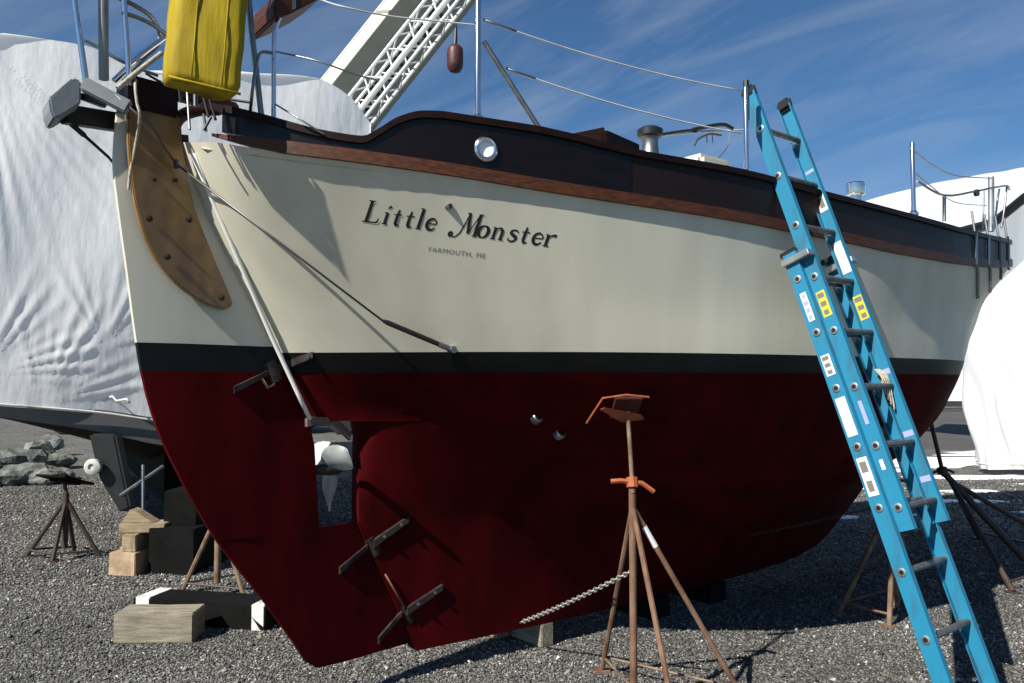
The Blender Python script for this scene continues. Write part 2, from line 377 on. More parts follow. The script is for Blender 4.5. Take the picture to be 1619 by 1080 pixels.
def zact(s, z):                     # nominal level -> actual height (upper levels follow the sheer)
    return z if z <= 1.9 else 1.9 + (z - 1.9) / .7 * (zsheer(s) - 1.9)
def ends(z):
    if z <= 1.9: return float(s_aft(z)), float(s_fore(z))
    za = 1.9 + (z-1.9)/.7*(2.845-1.9); zf = 1.9 + (z-1.9)/.7*(3.15-1.9)
    return float(s_aft(za)), float(s_fore(zf))
def half_u(u, z):                   # arrays of u, one z
    cols = []
    for zz, ts, tb in LV:
        a, b = ts[0], ts[-1]; cols.append(pch(a + u*(b-a), ts, tb))
    cols = np.array(cols); return np.array([float(pch(z, LZ, cols[:, i])) for i in range(len(u))])
NU = 72
W = np.linspace(0, 1, NU); W = np.where(W < .5, 2*W*W*.55 + W*.45, 1 - (2*(1-W)**2*.35 + (1-W)*.65))
W = (W - W[0]) / (W[-1] - W[0])
AP0, AP1, APS = .918, 1.478, .272    # propeller aperture: heights and forward face
def ring(z, cut=None):
    a, b = ends(z); a2 = a if cut is None else max(a, cut)
    s = a + (b - a) * W
    if a2 > a: s = np.where(s < 1.0, a2 + (s - a) * (1.0 - a2) / (1.0 - a), s)
    u = (s - a) / (b - a)
    t = np.maximum(half_u(u, z), .018)
    if cut is not None: t = np.minimum(t, .045 + (s - cut) * .55 * (1 + 5 * ((z - AP0) / (AP1 - AP0)) ** 4))
    return [(float(si), float(ti), float(zact(si, z))) for si, ti in zip(s, t)]
def hull_part(name, rings, material, cap_low=False, cap_top=False):
    m = MB(); loops = []
    for r in rings:
        loops.append([Vector((s, -t, z)) for s, t, z in r] + [Vector((s, t, z)) for s, t, z in reversed(r)])
    m.grid(loops, closev=True)
    k = len(rings[0])
    def capf(base):
        for i in range(k-1): m.f.append((base+i, base+i+1, base+2*k-2-i, base+2*k-1-i))
    if cap_low: capf(0)
    if cap_top: capf((len(rings)-1)*2*k)
    return m.build(name, material, boat, smooth='auto')
ZB0, ZB1 = 1.735, 1.838            # boot stripe
lows = [.15,.17,.22,.3,.4,.5,.6,.7,.8]
bot = [ring(z) for z in lows + [.87, AP0]] + [ring(z, APS) for z in [AP0+.002,1.0,1.1,1.2,1.3,1.4,AP1-.002]] + [ring(z) for z in [AP1,1.52,1.58,1.64,1.69,ZB0]]
hull_part('bottom', bot, M['red'], cap_low=True, cap_top=True)
hull_part('boot_stripe', [ring(z) for z in (ZB0,1.78,ZB1)], M['bootblack'])
topz = [ZB1,1.9,1.97,2.05,2.12,2.2,2.28,2.36,2.44,2.52,2.6]
top_rings = [ring(z) for z in topz]
topsides = hull_part('topsides', top_rings, M['cream'])

# ray casting on the starboard topsides
_v = []; _f = []
for r in top_rings: _v += [b2w((s, -t, z)) for s, t, z in r]
kk = len(top_rings[0])
for i in range(len(top_rings)-1):
    for j in range(kk-1): _f.append((i*kk+j, i*kk+j+1, (i+1)*kk+j+1, (i+1)*kk+j))
bvh_top = BVHTree.FromPolygons(_v, _f)
_v2 = []; _f2 = []
for r in bot + [ring(ZB0), ring(ZB1)]: _v2 += [b2w((s, -t, z)) for s, t, z in r]
for i in range(len(bot)+1):
    for j in range(kk-1): _f2.append((i*kk+j, i*kk+j+1, (i+1)*kk+j+1, (i+1)*kk+j))
bvh_bot = BVHTree.FromPolygons(_v2, _f2)
CAM = Vector((0, 0, HCAM))
def on_hull(px, py, off=.003, tree=None):
    d = Vector(ray(px, py)).normalized()
    loc, nrm, idx, dist = (tree or bvh_top).ray_cast(CAM, d)
    if loc is None: return None
    if nrm.dot(d) > 0: nrm = -nrm
    return w2b(loc + nrm * off)

# deck, bulwark, rub strake, cap rail: pieces that follow the sheer
def strip(name, s0, s1, inner, outer, zlo, zhi, material, n=60, side=-1, bevel=0, parent=boat):
    """closed band: offsets from the sheer plan (outboard +), heights are functions of s"""
    S = np.linspace(s0, s1, n); m = MB(); rows = []
    for s in S:
        b = float(plan(s)); db = (float(plan(s+.01)) - float(plan(s-.01))) / .02
        nx, ny = -db, 1.0; l = math.hypot(nx, ny); nx /= l; ny /= l
        def P(o, z): return Vector((s + nx*o, side*(b + ny*o) if b + ny*o > 0.005 else side*.005, z))
        rows.append([P(inner, zlo(s)), P(outer, zlo(s)), P(outer, zhi(s)), P(inner, zhi(s))])
    m.grid(rows, closev=True); m.f.append((0,1,2,3)); q = (n-1)*4; m.f.append((q+3,q+2,q+1,q))
    return m.build(name, material, parent, smooth='auto')
zs = lambda s: float(zsheer(s)); zc = lambda s: float(zcap(s))
dk = MB(); rows = []
for s in np.linspace(-.66, 8.7, 70):
    b = max(.02, float(plan(s)) - .015); z = zs(s) - .03
    rows.append([(s, -b, z), (s, -b*.5, z+.05), (s, 0, z+.07), (s, b*.5, z+.05), (s, b, z)])
dk.grid(rows); dk.build('deck', M['cabin'], boat, smooth=True)
for side in (-1, 1):
    strip('rub_strake', -.635, 8.72, -.02, .020, lambda s: zs(s)-.006+.03*max(0,min(1,(-.50-s)/.1)), lambda s: zs(s)+.050-.012*max(0,min(1,(-.50-s)/.1)), M['teak'], 90, side)
    strip('bulwark_board', -.615, 1.085, -.045, .006, lambda s: zs(s)+.05, lambda s: zc(s)-.03, M['bulwark'], 50, side)
    strip('bulwark_board', 1.088, 3.9, -.045, .004, lambda s: zs(s)+.05, lambda s: zc(s)-.03, M['bulwark2'], 40, side)
    strip('bulwark_board', 3.903, 8.7, -.045, .004, lambda s: zs(s)+.05, lambda s: zc(s)-.03, M['bulwark2'], 40, side)
    strip('cap_rail', -.66, .18, -.085, .022, lambda s: zc(s)-.032, zc, M['mahogany'], 46, side)
    strip('cap_rail', .181, 8.74, -.085, .022, lambda s: zc(s)-.032, zc, M['mahogany'], 60, side)
# taffrail round the stern head
mb = MB(); mb.tube(smooth_path([(-.62,-.34,2.945),(-.665,-.22,2.965),(-.69,0,2.985),(-.665,.22,2.965),(-.62,.34,2.945)], 24), .030, 8)
mb.build('taffrail', M['mahogany'], boat, smooth=True)
# white tube added to paint the sunlit stern post edge along the hinge
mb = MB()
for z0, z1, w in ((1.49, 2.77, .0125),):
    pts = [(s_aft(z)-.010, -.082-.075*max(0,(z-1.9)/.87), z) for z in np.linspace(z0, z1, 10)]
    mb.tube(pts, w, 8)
mb.build('stern_post_lit_edge', mat('lit_edge_white', (.78,.77,.72), .45), boat, smooth=True)
# scupper slots through the quarter bulwark and fastening holes
for px, py, w in ((390,207,.055),):
    pass

# ---- rudder
def rud(poly, t=.034): return [Vector((s, -t, z)) for s, z in poly]
TR = [(2.93,-.985),(2.70,-1.0),(2.5,-.98),(2.2,-.94),(1.89,-.90),(1.7,-.868),(1.49,-.81),(1.21,-.685),(.92,-.522),(.61,-.294),(.36,-.124),(.25,-.054),(.2,.012)]
trs = lambda z: float(pch(z, [a for a, b in TR[::-1]], [b for a, b in TR[::-1]]))
def rud_block(zs_, material, name, parent, extra=None, th=.034):
    zs_ = sorted(zs_); m = MB(); rows = []
    for z in zs_:
        a = trs(z); f = s_aft(z) - .012
        if extra: f = extra(z, f)
        mid = a + (f - a) * .3
        rows.append([(a, -.012, z), (mid, -th, z), (f, -th, z), (f, th, z), (mid, th, z), (a, .012, z)])
    m.grid(rows, closev=True); m.f.append((0,1,2,3,4,5)); q = (len(rows)-1)*6; m.f.append((q+5,q+4,q+3,q+2,q+1,q))
    return m.build(name, material, parent, smooth='auto')
def apcut(z, f): return min(f, .0 + .025*(AP1-z)/(AP1-AP0)) if AP0 < z < AP1 else f
rudder = rud_block([.2,.205,.25,.36,.5,.61,.75,.92-.003,AP0+.001,1.0,1.1,1.21,1.35,1.45,AP1-.001,AP1+.001,1.55,1.62,ZB0], M['red'], 'rudder', boat, apcut)
rud_block([ZB0,1.79,ZB1+.028], M['bootblack'], 'rudder_stripe', rudder)
rud_block([ZB1+.028,1.9,2.0,2.1,2.2,2.35,2.5,2.6,2.7,2.8,2.93], M['cream'], 'rudder_head_blade', rudder)
CH = [(193,180),(194,250),(203,330),(226,400),(264,449),(305,478),(340,491),(356,487),(357,475),(330,410),(300,330),(284,245),(272,178)]
for t in (1, -1):
    poly = [cen(px, py, .045) for px, py in CH]
    poly = smooth_path(poly + [poly[0]], 52)[:-1]
    if t < 0: poly = [Vector((p.x, -p.y, p.z)) for p in poly]
    m = MB(); m.prism(poly, (0, -.030*t, 0)); ck = m.build('cheek_plate', M['varnish'], rudder, bevel=.006)
for px, py in ((227,350),(256,410),(344,473),(237,287),(272,287),(293,350)):
    p = cen(px, py, .078); m = MB()
    r = .010 if py > 300 else .007
    m.lathe([(r*1.5,0),(r*1.5,.003),(r,.004),(r*.9,.012),(r*.5,.013)], 10, Matrix.Translation(p) @ Matrix.Rotation(math.pi/2, 4, 'X'))
    m.build('bolt', M['bronze'], rudder, smooth='auto')
# rudder head block with the tiller socket
mb = MB(); mb.box((-.845,0,3.02), (.23,.17,.17)); mb.build('rudder_head', M['mahogany'], rudder, bevel=.012)
mb = MB(); mb.box((-.60,0,3.10), (.42,.06,.06)); mb.build('tiller', M['teak'], rudder, bevel=.012)
mb = MB()
for t in (.045,):
    a = cen(197,178,.08); b = cen(268,182,.08); c = cen(262,140,.08); d = cen(197,142,.08)
    mb.prism([a,b,c,d], (0,.03,0))
mb.build('head_cheek', M['mahogany'], rudder, bevel=.006)
_ax = Vector((-.447,0,.894)); _p = Vector((s_aft(1.5), 0, 1.5))
RUD = Matrix.Translation(_p) @ Matrix.Rotation(math.radians(8.5), 4, _ax) @ Matrix.Translation(-_p)
rudder.matrix_local = RUD
# gudgeon straps: fork on the hull and pintle on the rudder
def strap(p0, p1, w, parent, name, off=.02):
    """bar across the starboard face between two photo points, laid on the surface"""
    m = MB(); n_ = 7; rows = []
    for i in range(n_):
        k = i/(n_-1); px = p0[0]+(p1[0]-p0[0])*k; py = p0[1]+(p1[1]-p0[1])*k
        r_ = cen(px, py, .036); inside = r_.x < s_aft(r_.z) - .005
        q = r_ if inside else (on_hull(px, py, .001, bvh_bot) or r_)
        ww = w*(1.0 - .25*k)
        rows.append([q + Vector((0,.004,-ww)), q + Vector((0,-off,-ww*.8)), q + Vector((0,-off,ww*.8)), q + Vector((0,.004,ww))])
    m.grid(rows, closev=True); m.f.append((0,1,2,3)); b = (n_-1)*4; m.f.append((b+3,b+2,b+1,b))
    return m.build(name, M['strap'], parent, smooth='auto')
for (a, h, b) in (((362,618),(425,588),(505,556)), ((530,902),(585,862),(645,820)), ((592,1012),(638,968),(698,928))):
    strap(a, (h[0]-6, h[1]+3), .020, rudder, 'pintle_strap', .012)
    strap((h[0]+4, h[1]-2), b, .026, boat, 'gudgeon_strap', .016)
    p = cen(h[0], h[1], .0); m = MB()
    ax = Vector((-.447,0,.894))
    m.tube([p + Vector((0,-.02,0)) - ax*.055, p + Vector((0,-.02,0)) + ax*.055], .042, 12)
    m.build('pintle', M['strap'], rudder, smooth='auto')
    for k in (.35, .8):
        px = h[0]+(b[0]-h[0])*k; py = h[1]+(b[1]-h[1])*k; q = on_hull(px, py, .022, bvh_bot) or cen(px, py, .07)
        m = MB(); m.lathe([(.011,-.006),(.011,.004),(.006,.007)], 8, Matrix.Translation(q) @ Matrix.Rotation(math.pi/2, 4, 'X')); m.build('bolt', M['dullsteel'], boat, smooth='auto')
for pts in (((411,595),(423,613),(434,607)),((609,908),(625,935),(637,958))):
    m = MB(); m.tube([cen(px, py, .055 if py < 700 else .06) for px, py in pts], .009 if pts[0][1] < 700 else .005, 6); m.build('bonding_wire', M['rustgrey'], boat, smooth=True)
mb = MB()   # pale cap above the aperture
rows = []
for px, py in ((486,662),(500,659),(520,660),(540,668),(556,684)):
    p = cen(px, py, .07); q = cen(px, py + 13, .07); rows.append([p, q, q+Vector((0,.05,0)), p+Vector((0,.05,0))])
mb.grid(rows, closev=True); mb.f += [(0,1,2,3),(19,18,17,16)]
mb.build('aperture_fairing', mat('bare_fairing', (.16,.11,.09), .7, var=.4, vscale=20), boat, smooth='auto')

# ---- propeller
prop_c = Vector((.12, 0, 1.215))
mb = MB(); mb.lathe([(.014,-.10),(.030,-.075),(.036,-.02),(.036,.04),(.026,.06),(.020,.07),(.020,.40)], 16, Matrix.Translation(prop_c) @ Matrix.Rotation(math.pi/2, 4, 'Y'))
prop = mb.build('propeller', M['bronze'], boat, smooth='auto')
for k, ang in enumerate((180, 58, -58)):
    m = MB(); rows = []; A = math.radians(ang)
    rad = Vector((0, math.sin(A), math.cos(A))); tan = Vector((0, math.cos(A), -math.sin(A)))
    for i in range(9):
        q = i/8; r_ = .03 + .195*q; wd = .115*math.sin(math.pi*min(1, .18+.80*q))**.7 + .004; pitch = -math.radians(62 - 34*q)
        wv = tan*math.cos(pitch) + Vector((1,0,0))*math.sin(pitch); nv = tan.cross(wv)
        nv = rad.cross(wv).normalized(); row = []
        for c, h in ((-1,0),(-.5,.006),(0,.009),(.5,.006),(1,0),(.5,-.004),(0,-.005),(-.5,-.004)):
            row.append(prop_c + rad*r_ + wv*(c*wd*.78) + nv*h)
        rows.append(row)
    m.grid(rows, closev=True); m.f.append(tuple(range(8))); m.f.append(tuple(range(64,72))[::-1]); m.build('blade', M['prop'], prop, smooth='auto')

# ---- through-hulls and exhaust
for px, py, tr in ((849,660,bvh_bot),(885,685,bvh_bot)):
    p = on_hull(px, py, 0, tr)
    if p:
        m = MB(); m.lathe([(.034,-.02),(.034,.012),(.028,.018),(.020,.018),(.020,.004)], 14, Matrix.Translation(p) @ Matrix.Rotation(math.radians(62), 4, 'X')); m.build('through_hull', M['dullsteel'], boat, smooth='auto')
p = on_hull(709, 327, 0)
mb = MB(); mb.lathe([(.014,-.03),(.014,.016),(.009,.018),(.009,.004)], 14, Matrix.Translation(p) @ Matrix.Rotation(math.pi/2, 4, 'X')); mb.build('exhaust_outlet', M['dullsteel'], boat, smooth='auto')

# ---- hawse port in the bulwark
def on_plan(px, py, off=0.0):
    ss = np.linspace(-.7, 6.0, 3000); bb = plan(ss) + off; r = ray(px, py)
    P = O2 + ss[:,None]*D2 + bb[:,None]*N2; q = P[:,0]/P[:,1] - r[0]/r[1]
    i = np.where(np.diff(np.sign(q)) != 0)[0]; i = i[0] if len(i) else int(np.argmin(abs(q)))
    return Vector((float(ss[i]), -float(bb[i]), HCAM + r[2]/r[1]*P[i,1]))
def plan_rot(s):
    db = (float(plan(s+.01)) - float(plan(s-.01)))/.02; n_ = Vector((-db, -1, 0)).normalized()   # starboard outward
    return n_
hp = on_plan(768, 236, .008); hn = plan_rot(hp.x); HM = Matrix.Translation(hp) @ hn.to_track_quat('Z', 'Y').to_matrix().to_4x4()
mb = MB(); prof = [(.036,-.06),(.036,.006),(.040,.016),(.050,.018),(.060,.010),(.062,-.002),(.062,-.02)]
b0 = len(mb.v); nn = 28
for r_, z in prof:
    for j in range(nn):
        a = 2*math.pi*j/nn; mb.v.append(HM @ Vector((r_*math.cos(a)*.92, r_*math.sin(a)*1.0, z)))
for i in range(len(prof)-1):
    for j in range(nn): k = (j+1) % nn; mb.f.append((i*nn+j, i*nn+k, (i+1)*nn+k, (i+1)*nn+j))
port = mb.build('hawse_port', M['chrome'], boat, smooth='auto')
mb = MB(); mb.lathe([(.037,-.004),(.037,.001)], 24, HM); mb.build('port_lit_view', M['lit_view'], port, smooth='auto')

# ---- name lettering: serif italic strokes laid on the topsides
BASE = ((573,350),(862,389.5)); SL = (BASE[1][1]-BASE[0][1])/(BASE[1][0]-BASE[0][0])
TH_, TN = .11, .045
def arc(cx, cy, rx, ry, a0, a1, n=14): return [(cx+rx*math.cos(math.radians(a0+(a1-a0)*i/n)), cy+ry*math.sin(math.radians(a0+(a1-a0)*i/n))) for i in range(n+1)]
def ser(x, y, w=.16): return ([(x-w/2, y), (x+w/2, y)], [.04, .04])
def wv(n, a, b): return [a + (b-a)*math.sin(math.pi*i/(n-1)) for i in range(n)]
o_l = arc(.25,.26,.21,.25,90,270); o_r = arc(.25,.26,.21,.25,-90,90)
G = {
 'L': [([(.12,.02),(.12,.98)],[.13]*2), ([(-.02,.02),(.50,.02),(.60,.05)],[.05,.06,.09]), ([(.60,.03),(.62,.24)],[.09,.03]), ser(.12,.97,.30), ser(.08,.02,.26)],
 'i': [([(.12,.02),(.12,.50)],[.12]*2), ser(.06,.50,.14), ser(.13,.02,.24), ([(.08,.68),(.20,.80)],[.06,.10])],
 't': [([(.14,.74),(.12,.40),(.12,.14),(.17,.03),(.32,.05)],[.06,.12,.12,.10,.04]), ([(-.04,.50),(.32,.52)],[.05,.05])],
 'l': [([(.12,.02),(.12,.93)],[.125]*2), ser(.06,.94,.15), ser(.13,.02,.26)],
 'e': [([(.06,.28),(.44,.30)],[.045]*2), (arc(.25,.27,.20,.24,5,330,20), [.05]*3+wv(18,.05,.12))],
 'M': [([(.34,.98),(.24,.50),(.12,.06),(-.06,-.12),(-.30,-.10)],[.05,.06,.06,.05,.03]), (arc(-.32,-.02,.08,.08,0,360,10),[.09]*11), ([(.34,.98),(.52,.10)],[.13,.13]), ([(.53,.08),(.86,.98)],[.05,.05]), ([(.88,.98),(.88,.02)],[.14,.14]), ser(.30,.98,.20), ser(.92,.98,.24), ser(.88,.02,.30)],
 'o': [(o_l, wv(15,.045,.13)), (o_r, wv(15,.045,.13))],
 'n': [([(.10,.02),(.10,.50)],[.12]*2), ([(.12,.40),(.22,.49),(.34,.50),(.43,.42),(.44,.30)],[.04,.06,.08,.11,.12]), ([(.44,.32),(.44,.02)],[.12]*2), ser(.05,.50,.14), ser(.10,.02,.24), ser(.45,.02,.24)],
 's': [([(.38,.40),(.36,.48),(.24,.51),(.11,.46),(.09,.37),(.20,.29),(.34,.22),(.38,.13),(.30,.03),(.16,.01),(.05,.06),(.04,.15)],[.03,.05,.06,.08,.10,.12,.12,.10,.08,.06,.05,.03])],
 'r': [([(.10,.02),(.10,.50)],[.12]*2), ([(.12,.36),(.22,.47),(.36,.51),(.44,.46)],[.04,.06,.09,.12]), ser(.05,.50,.14), ser(.11,.02,.26)],
}
def ribbon(pts, ws):
    out = []; n_ = len(pts)
    if len(ws) != n_: ws = [ws[min(int(i*len(ws)/n_), len(ws)-1)] for i in range(n_)]
    for i in range(n_):
        a = pts[max(i-1,0)]; b = pts[min(i+1,n_-1)]; dx, dy = b[0]-a[0], b[1]-a[1]; l = math.hypot(dx, dy) or 1
        nx, ny = -dy/l, dx/l; w = ws[i]*.58; out.append(((pts[i][0]+nx*w, pts[i][1]+ny*w), (pts[i][0]-nx*w, pts[i][1]-ny*w)))
    return out
LET = [('L',574,35,34),('i',603,35,36),('t',619,35,34),('t',638.5,35,34),('l',656,35,33.5),('e',670,36,36),('M',722,31,35),('o',752,36,36),('n',775,34,36),('s',800,36,36),('t',821,34,34),('e',838,36,36),('r',858,36,36)]
def strokes_to_mesh(m, glyph, place, off):
    for pts, ws in glyph:
        # subdivide
        P2 = []; W2 = []
        if len(ws) != len(pts): ws = [ws[min(int(i*len(ws)/len(pts)), len(ws)-1)] for i in range(len(pts))]
        for i in range(len(pts)-1):
            for k in range(3):
                q = k/3; P2.append((pts[i][0]+(pts[i+1][0]-pts[i][0])*q, pts[i][1]+(pts[i+1][1]-pts[i][1])*q)); W2.append(ws[i]+(ws[i+1]-ws[i])*q)
        P2.append(pts[-1]); W2.append(ws[-1]); rb = ribbon(P2, W2); rows = []
        for a, b in rb:
            pa = on_hull(*place(*a), off); pb = on_hull(*place(*b), off)
            if pa is None or pb is None: rows = []; break
            rows.append([pa, pb])
        off += .0001
        if rows: m.grid(rows)
for ch, x0, ux, uy in LET:
    m = MB()
    place = lambda x, y, x0=x0, ux=ux, uy=uy: (x0 + x*ux + y*uy*.34, BASE[0][1] + (x0 + x*ux - BASE[0][0])*SL - y*uy)
    strokes_to_mesh(m, G[ch], place, .0009)
    m.build('letter', M['lettering'], boat, fix=False)
# hailing port, small plain capitals
fc = bpy.data.curves.new('port_text', 'FONT'); fc.body = 'YARMOUTH, ME'; fc.size = 1.0; fc.resolution_u = 3; fc.space_character = 1.15
fo = bpy.data.objects.new('port_text', fc); C.objects.link(fo); bpy.context.view_layer.update()
tm = bpy.data.meshes.new_from_object(fo.evaluated_get(bpy.context.evaluated_depsgraph_get()))
bpy.data.objects.remove(fo)
xs = [v.co.x for v in tm.vertices]; x0_, x1_ = min(xs), max(xs)
for v in tm.vertices:
    px = 675 + (v.co.x - x0_)/(x1_-x0_)*92 + v.co.y*2; py = 397 + (px-675)*.125 - v.co.y*10.5
    v.co = on_hull(px, py, .001)
tm.name = 'hailing_port'; tm.materials.clear(); tm.materials.append(M['lettering_s'])
ho = bpy.data.objects.new('hailing_port', tm); C.objects.link(ho); ho.parent = boat

# ---- boomkin with stays
mb = MB()
A = [(77,155),(115,122),(129,127),(128,164),(96,184),(85,188),(79,172)]
mb.prism([cen(px, py, .10) for px, py in A], (0,.20,0)); mb.build('boomkin_end', M['greypaint'], boat, bevel=.008)
def beam(p, q, w, h, name, m_, parent=boat, bevel=.006):
    p, q = Vector(p), Vector(q); d = (q-p); L = d.length; R = d.to_track_quat('X', 'Z').to_matrix(); m = MB(); m.box((p+q)/2, (L, w, h), R); return m.build(name, m_, parent, bevel=bevel)
beam(cen(132,133,.09), cen(204,171,.16), .05, .062, 'boomkin_leg', M['greypaint'])
beam(cen(98,180,-.02), cen(200,196,-.14), .06, .085, 'boomkin_leg', M['black'])  # port leg coloured black for the shadow it lies in
beam(cen(128,152,.02), cen(165,166,-.12), .03, .03, 'boomkin_brace', M['black'])
a = cen(190,140,.15); hb = on_hull(306, 254, .09); e = on_hull(719, 556, .012, bvh_bot) or on_hull(715, 551, .012)
b_ = on_hull(612, 491, .10)
mb = MB(); mb.tube([cen(182,150,.16), cen(240,200,.20), hb], .006, 6); mb.tube([hb, b_], .006, 6); mb.build('boomkin_stay', M['wire'], boat, smooth=True)
mb = MB(); mb.lathe([(.012,-.02),(.012,.02),(.006,.022)], 8, Matrix.Translation(hb)); mb.build('stay_fitting', M['black'], boat)
mb = MB(); q = b_ + (e-b_)*.80; mb.tube([b_, b_+(q-b_)*.06, b_+(q-b_)*.1, q-(q-b_)*.1, q], [.006,.011,.013,.013,.012], 8); mb.build('turnbuckle', M['black'], boat, smooth='auto')
mb = MB(); mb.tube([q, e], .014, 8); mb.tube([e+Vector((0,.02,0)), e-Vector((0,.02,0))], .018, 10); mb.build('stay_toggle', M['dullsteel'], boat, smooth='auto')
p0 = cen(98,184,-.05); p1 = cen(132,213,-.08); p2 = cen(172,249,-.12)
mb = MB(); mb.tube([p0, p1], [.012,.013], 8); mb.tube([p1, p1+(p2-p1)*.1, p2], [.013,.008,.007], 8)
mb.tube([p2, Vector((-.1,.45,1.86))], .006, 6); mb.build('boomkin_stay', M['black'], boat, smooth='auto')

# ---- stern pulpit
def rail(pts, r, name='rail_tube', m_=None, parent=boat, sm=True, t=None):
    P = [p if isinstance(p, Vector) else cen(*p) for p in pts]
    if sm and len(P) > 2: P = smooth_path(P, 24)
    m = MB(); m.tube(P, r, 10); return m.build(name, m_ or M['chrome'], parent, smooth='auto')
rail([(112,-70,.05),(118,0,.05),(136,128,.06)], .0135)
rail([(163,-90,.03),(164,126,.03)], .022, 'windvane_post', mat('anodised_post', (.33,.30,.25), .35, .7, var=.3))
rail([(188,-80,.14),(196,0,.14),(205,136,.14)], .0125)
rail([(126,62,.0),(150,72,-.1),(190,96,-.2),(250,120,-.2)], .008, m_=M['dullsteel'])
rail([(186,-4,.12),(215,10,.10),(240,28,.05),(252,52,-.05),(248,74,-.05),(225,96,.02),(196,128,.1)], .011, m_=M['dullsteel'])
rail([(192,20,.14),(218,28,.14),(242,40,.14),(270,60,.16)], .010, m_=M['dullsteel'])
rail([(180,128,.02),(225,86,.02),(262,58,.02)], .013)
rail([(186,140,.16),(212,118,.16),(256,84,.16)], .012, 'rope_bundle', M['rope'])
rail([(214,126,.14),(214,140,.19),(217,165,.20),(221,182,.20),(216,220,.12),(206,270,.11),(203,300,.105)], .0065, 'hanging_line', M['rope'])
rail([(230,116,.1),(262,133,.14),(320,150,.3),(395,162,.45)], .006, 'hanging_line', M['black'])
for (a, b, r, m_) in (((283,136,.42),(286,162,.42),.007,'black'),((309,140,.42),(309,168,.42),.010,'dullsteel'),((318,138,.45),(330,185,.47),.008,'black'),((326,140,.45),(341,190,.48),.006,'black'),((296,146,.38),(300,205,.42),.006,'dullsteel'),((322,180,.46),(326,208,.46),.006,'dullsteel'),((334,185,.48),(322,206,.47),.006,'black')):
    rail([a, b], r, 'lashing', M[m_])
# quarter stanchions and the curved seat support
def hullrail(px, py, off): return on_plan(px, py, off)
q0 = on_plan(414, 186, -.05)
rail([q0, cen(405,110,-q0.y), cen(396,30,-q0.y), cen(390,-60,-q0.y)], .013, m_=M['dullsteel'])
rail([on_plan(396,180,-.06), cen(399,145,.60), cen(404,110,.60), cen(412,84,.6), cen(432,84,.62)], .0075, m_=M['dullsteel'])
q1 = on_plan(433, 190, -.045); t1 = -q1.y
rail([q1, cen(433,70,t1), cen(436,45,t1), cen(447,18,t1), cen(470,-6,t1), cen(520,-20,t1)], .0105)
for pts in (((437,82,t1),(500,96,.75),(560,117,.82),(600,128,.86)),((434,164,t1),(470,186,.72),(512,212,.78)),((500,-3,t1),(540,10,.8),(620,26,.86),(757,40,1.0))):
    rail(pts, .004, 'lifeline', M['dullsteel'] if pts[0][1] > 0 else M['ropegrey'])
mb = MB(); poly = [(434,26),(440,29),(462,20),(500,0),(520,-14),(470,-30),(440,-14),(433,8)]
mb.prism([cen(px, py, t1+.03) for px, py in poly], (0,.30,0)); mb.build('rail_seat', M['teak'], boat, bevel=.006)
mb = MB(); mb.prism([cen(px, py, t1+.034) for px, py in ((463,-10),(468,-10),(468,13),(463,15))], (0,.01,0)); mb.build('seat_clip', M['dullsteel'], boat)

# ---- midship stanchions, gate brace, lifelines
def stan(px, py0, py1, r=.0125, off=-.04):
    p = on_plan(px, py0, off); top = Vector((p.x, p.y, cen(px, py1, -p.y).z))
    m = MB(); m.tube([p - Vector((0,0,.03)), top - Vector((0,0,.01)), top], [r, r, r*.7], 12); m.lathe([(.03,-.01),(.03,.006),(.017,.02),(.017,.05)], 12, Matrix.Translation(p))
    o = m.build('stanchion', M['chrome'], boat, smooth='auto'); return p, top
s1b, s1t = stan(755.5, 188, -42, .0145)
s2b, s2t = stan(1181, 274, 138, .0135)
s3b, s3t = stan(1445, 338, 226, .0145)
rail([cen(765,66,-s1b.y), on_plan(853, 203, -.05)], .0125, 'gate_brace', M['dullsteel'])
def sag(a, b, k, n=16): return [a + (b-a)*(i/n) - Vector((0,0,k*4*(i/n)*(1-i/n))) for i in range(n+1)]
ll1 = sag(cen(764,31,-s1b.y), cen(1172,143,-s2b.y), .035); ll2 = sag(cen(800,108,-s1b.y-.02), cen(1172,211,-s2b.y), .03)
for L_ in (ll1, ll2):
    m = MB(); m.tube(L_, .0042, 6); lf = m.build('lifeline', M['ropegrey'], boat, smooth=True)
    m = MB(); m.tube([L_[0], L_[0]+(L_[2]-L_[0])*.9], .006, 6); m.build('lifeline_fitting', M['dullsteel'], lf, smooth=True)
mb = MB(); mb.tube([s2b+Vector((.02,.01,.30)), s2b+Vector((.02,.01,.52))], .016, 8); mb.build('lashing', M['black'], boat)

# ---- deck gear: coaming, winch, cabin trunk, hatch, vent
mb = MB(); P_ = [(1.2,-.90),(2.15,-1.02),(2.15,.95),(1.2,.9)]
mb.prism([(x, y, 2.5) for x, y in P_], (0,0,.42)); mb.build('cockpit_coaming', M['cabin'], boat, bevel=.02)
mb = MB(); c0 = cen(890,214,1.0); c1 = cen(958,200,1.0); c2 = cen(958,232,1.0); c3 = cen(890,232,1.0)
mb.prism([c0,c1,c2,c3], (0,.09,0)); mb.build('coaming_board', M['teak'], boat, bevel=.008)
mb = MB(); mb.prism([cen(960,205,1.02),cen(1012,228,1.02),cen(1012,244,1.02),cen(960,236,1.02)], (0,.06,0)); mb.build('coaming_board', M['mahogany'], boat, bevel=.006)
wp = cen(1028, 243, .98); MT = Matrix.Translation(wp)
mb = MB(); mb.lathe([(.062,-.12),(.062,-.02),(.050,.0),(.046,.05),(.050,.085),(.056,.095)], 24, MT); wi = mb.build('winch', M['dullsteel'], boat, smooth='auto')
mb = MB(); mb.lathe([(.058,.092),(.072,.10),(.074,.135),(.05,.150),(.02,.152)], 24, MT); mb.build('winch_top', M['black'], wi, smooth='auto')
h0 = wp + Vector((0,0,.10))
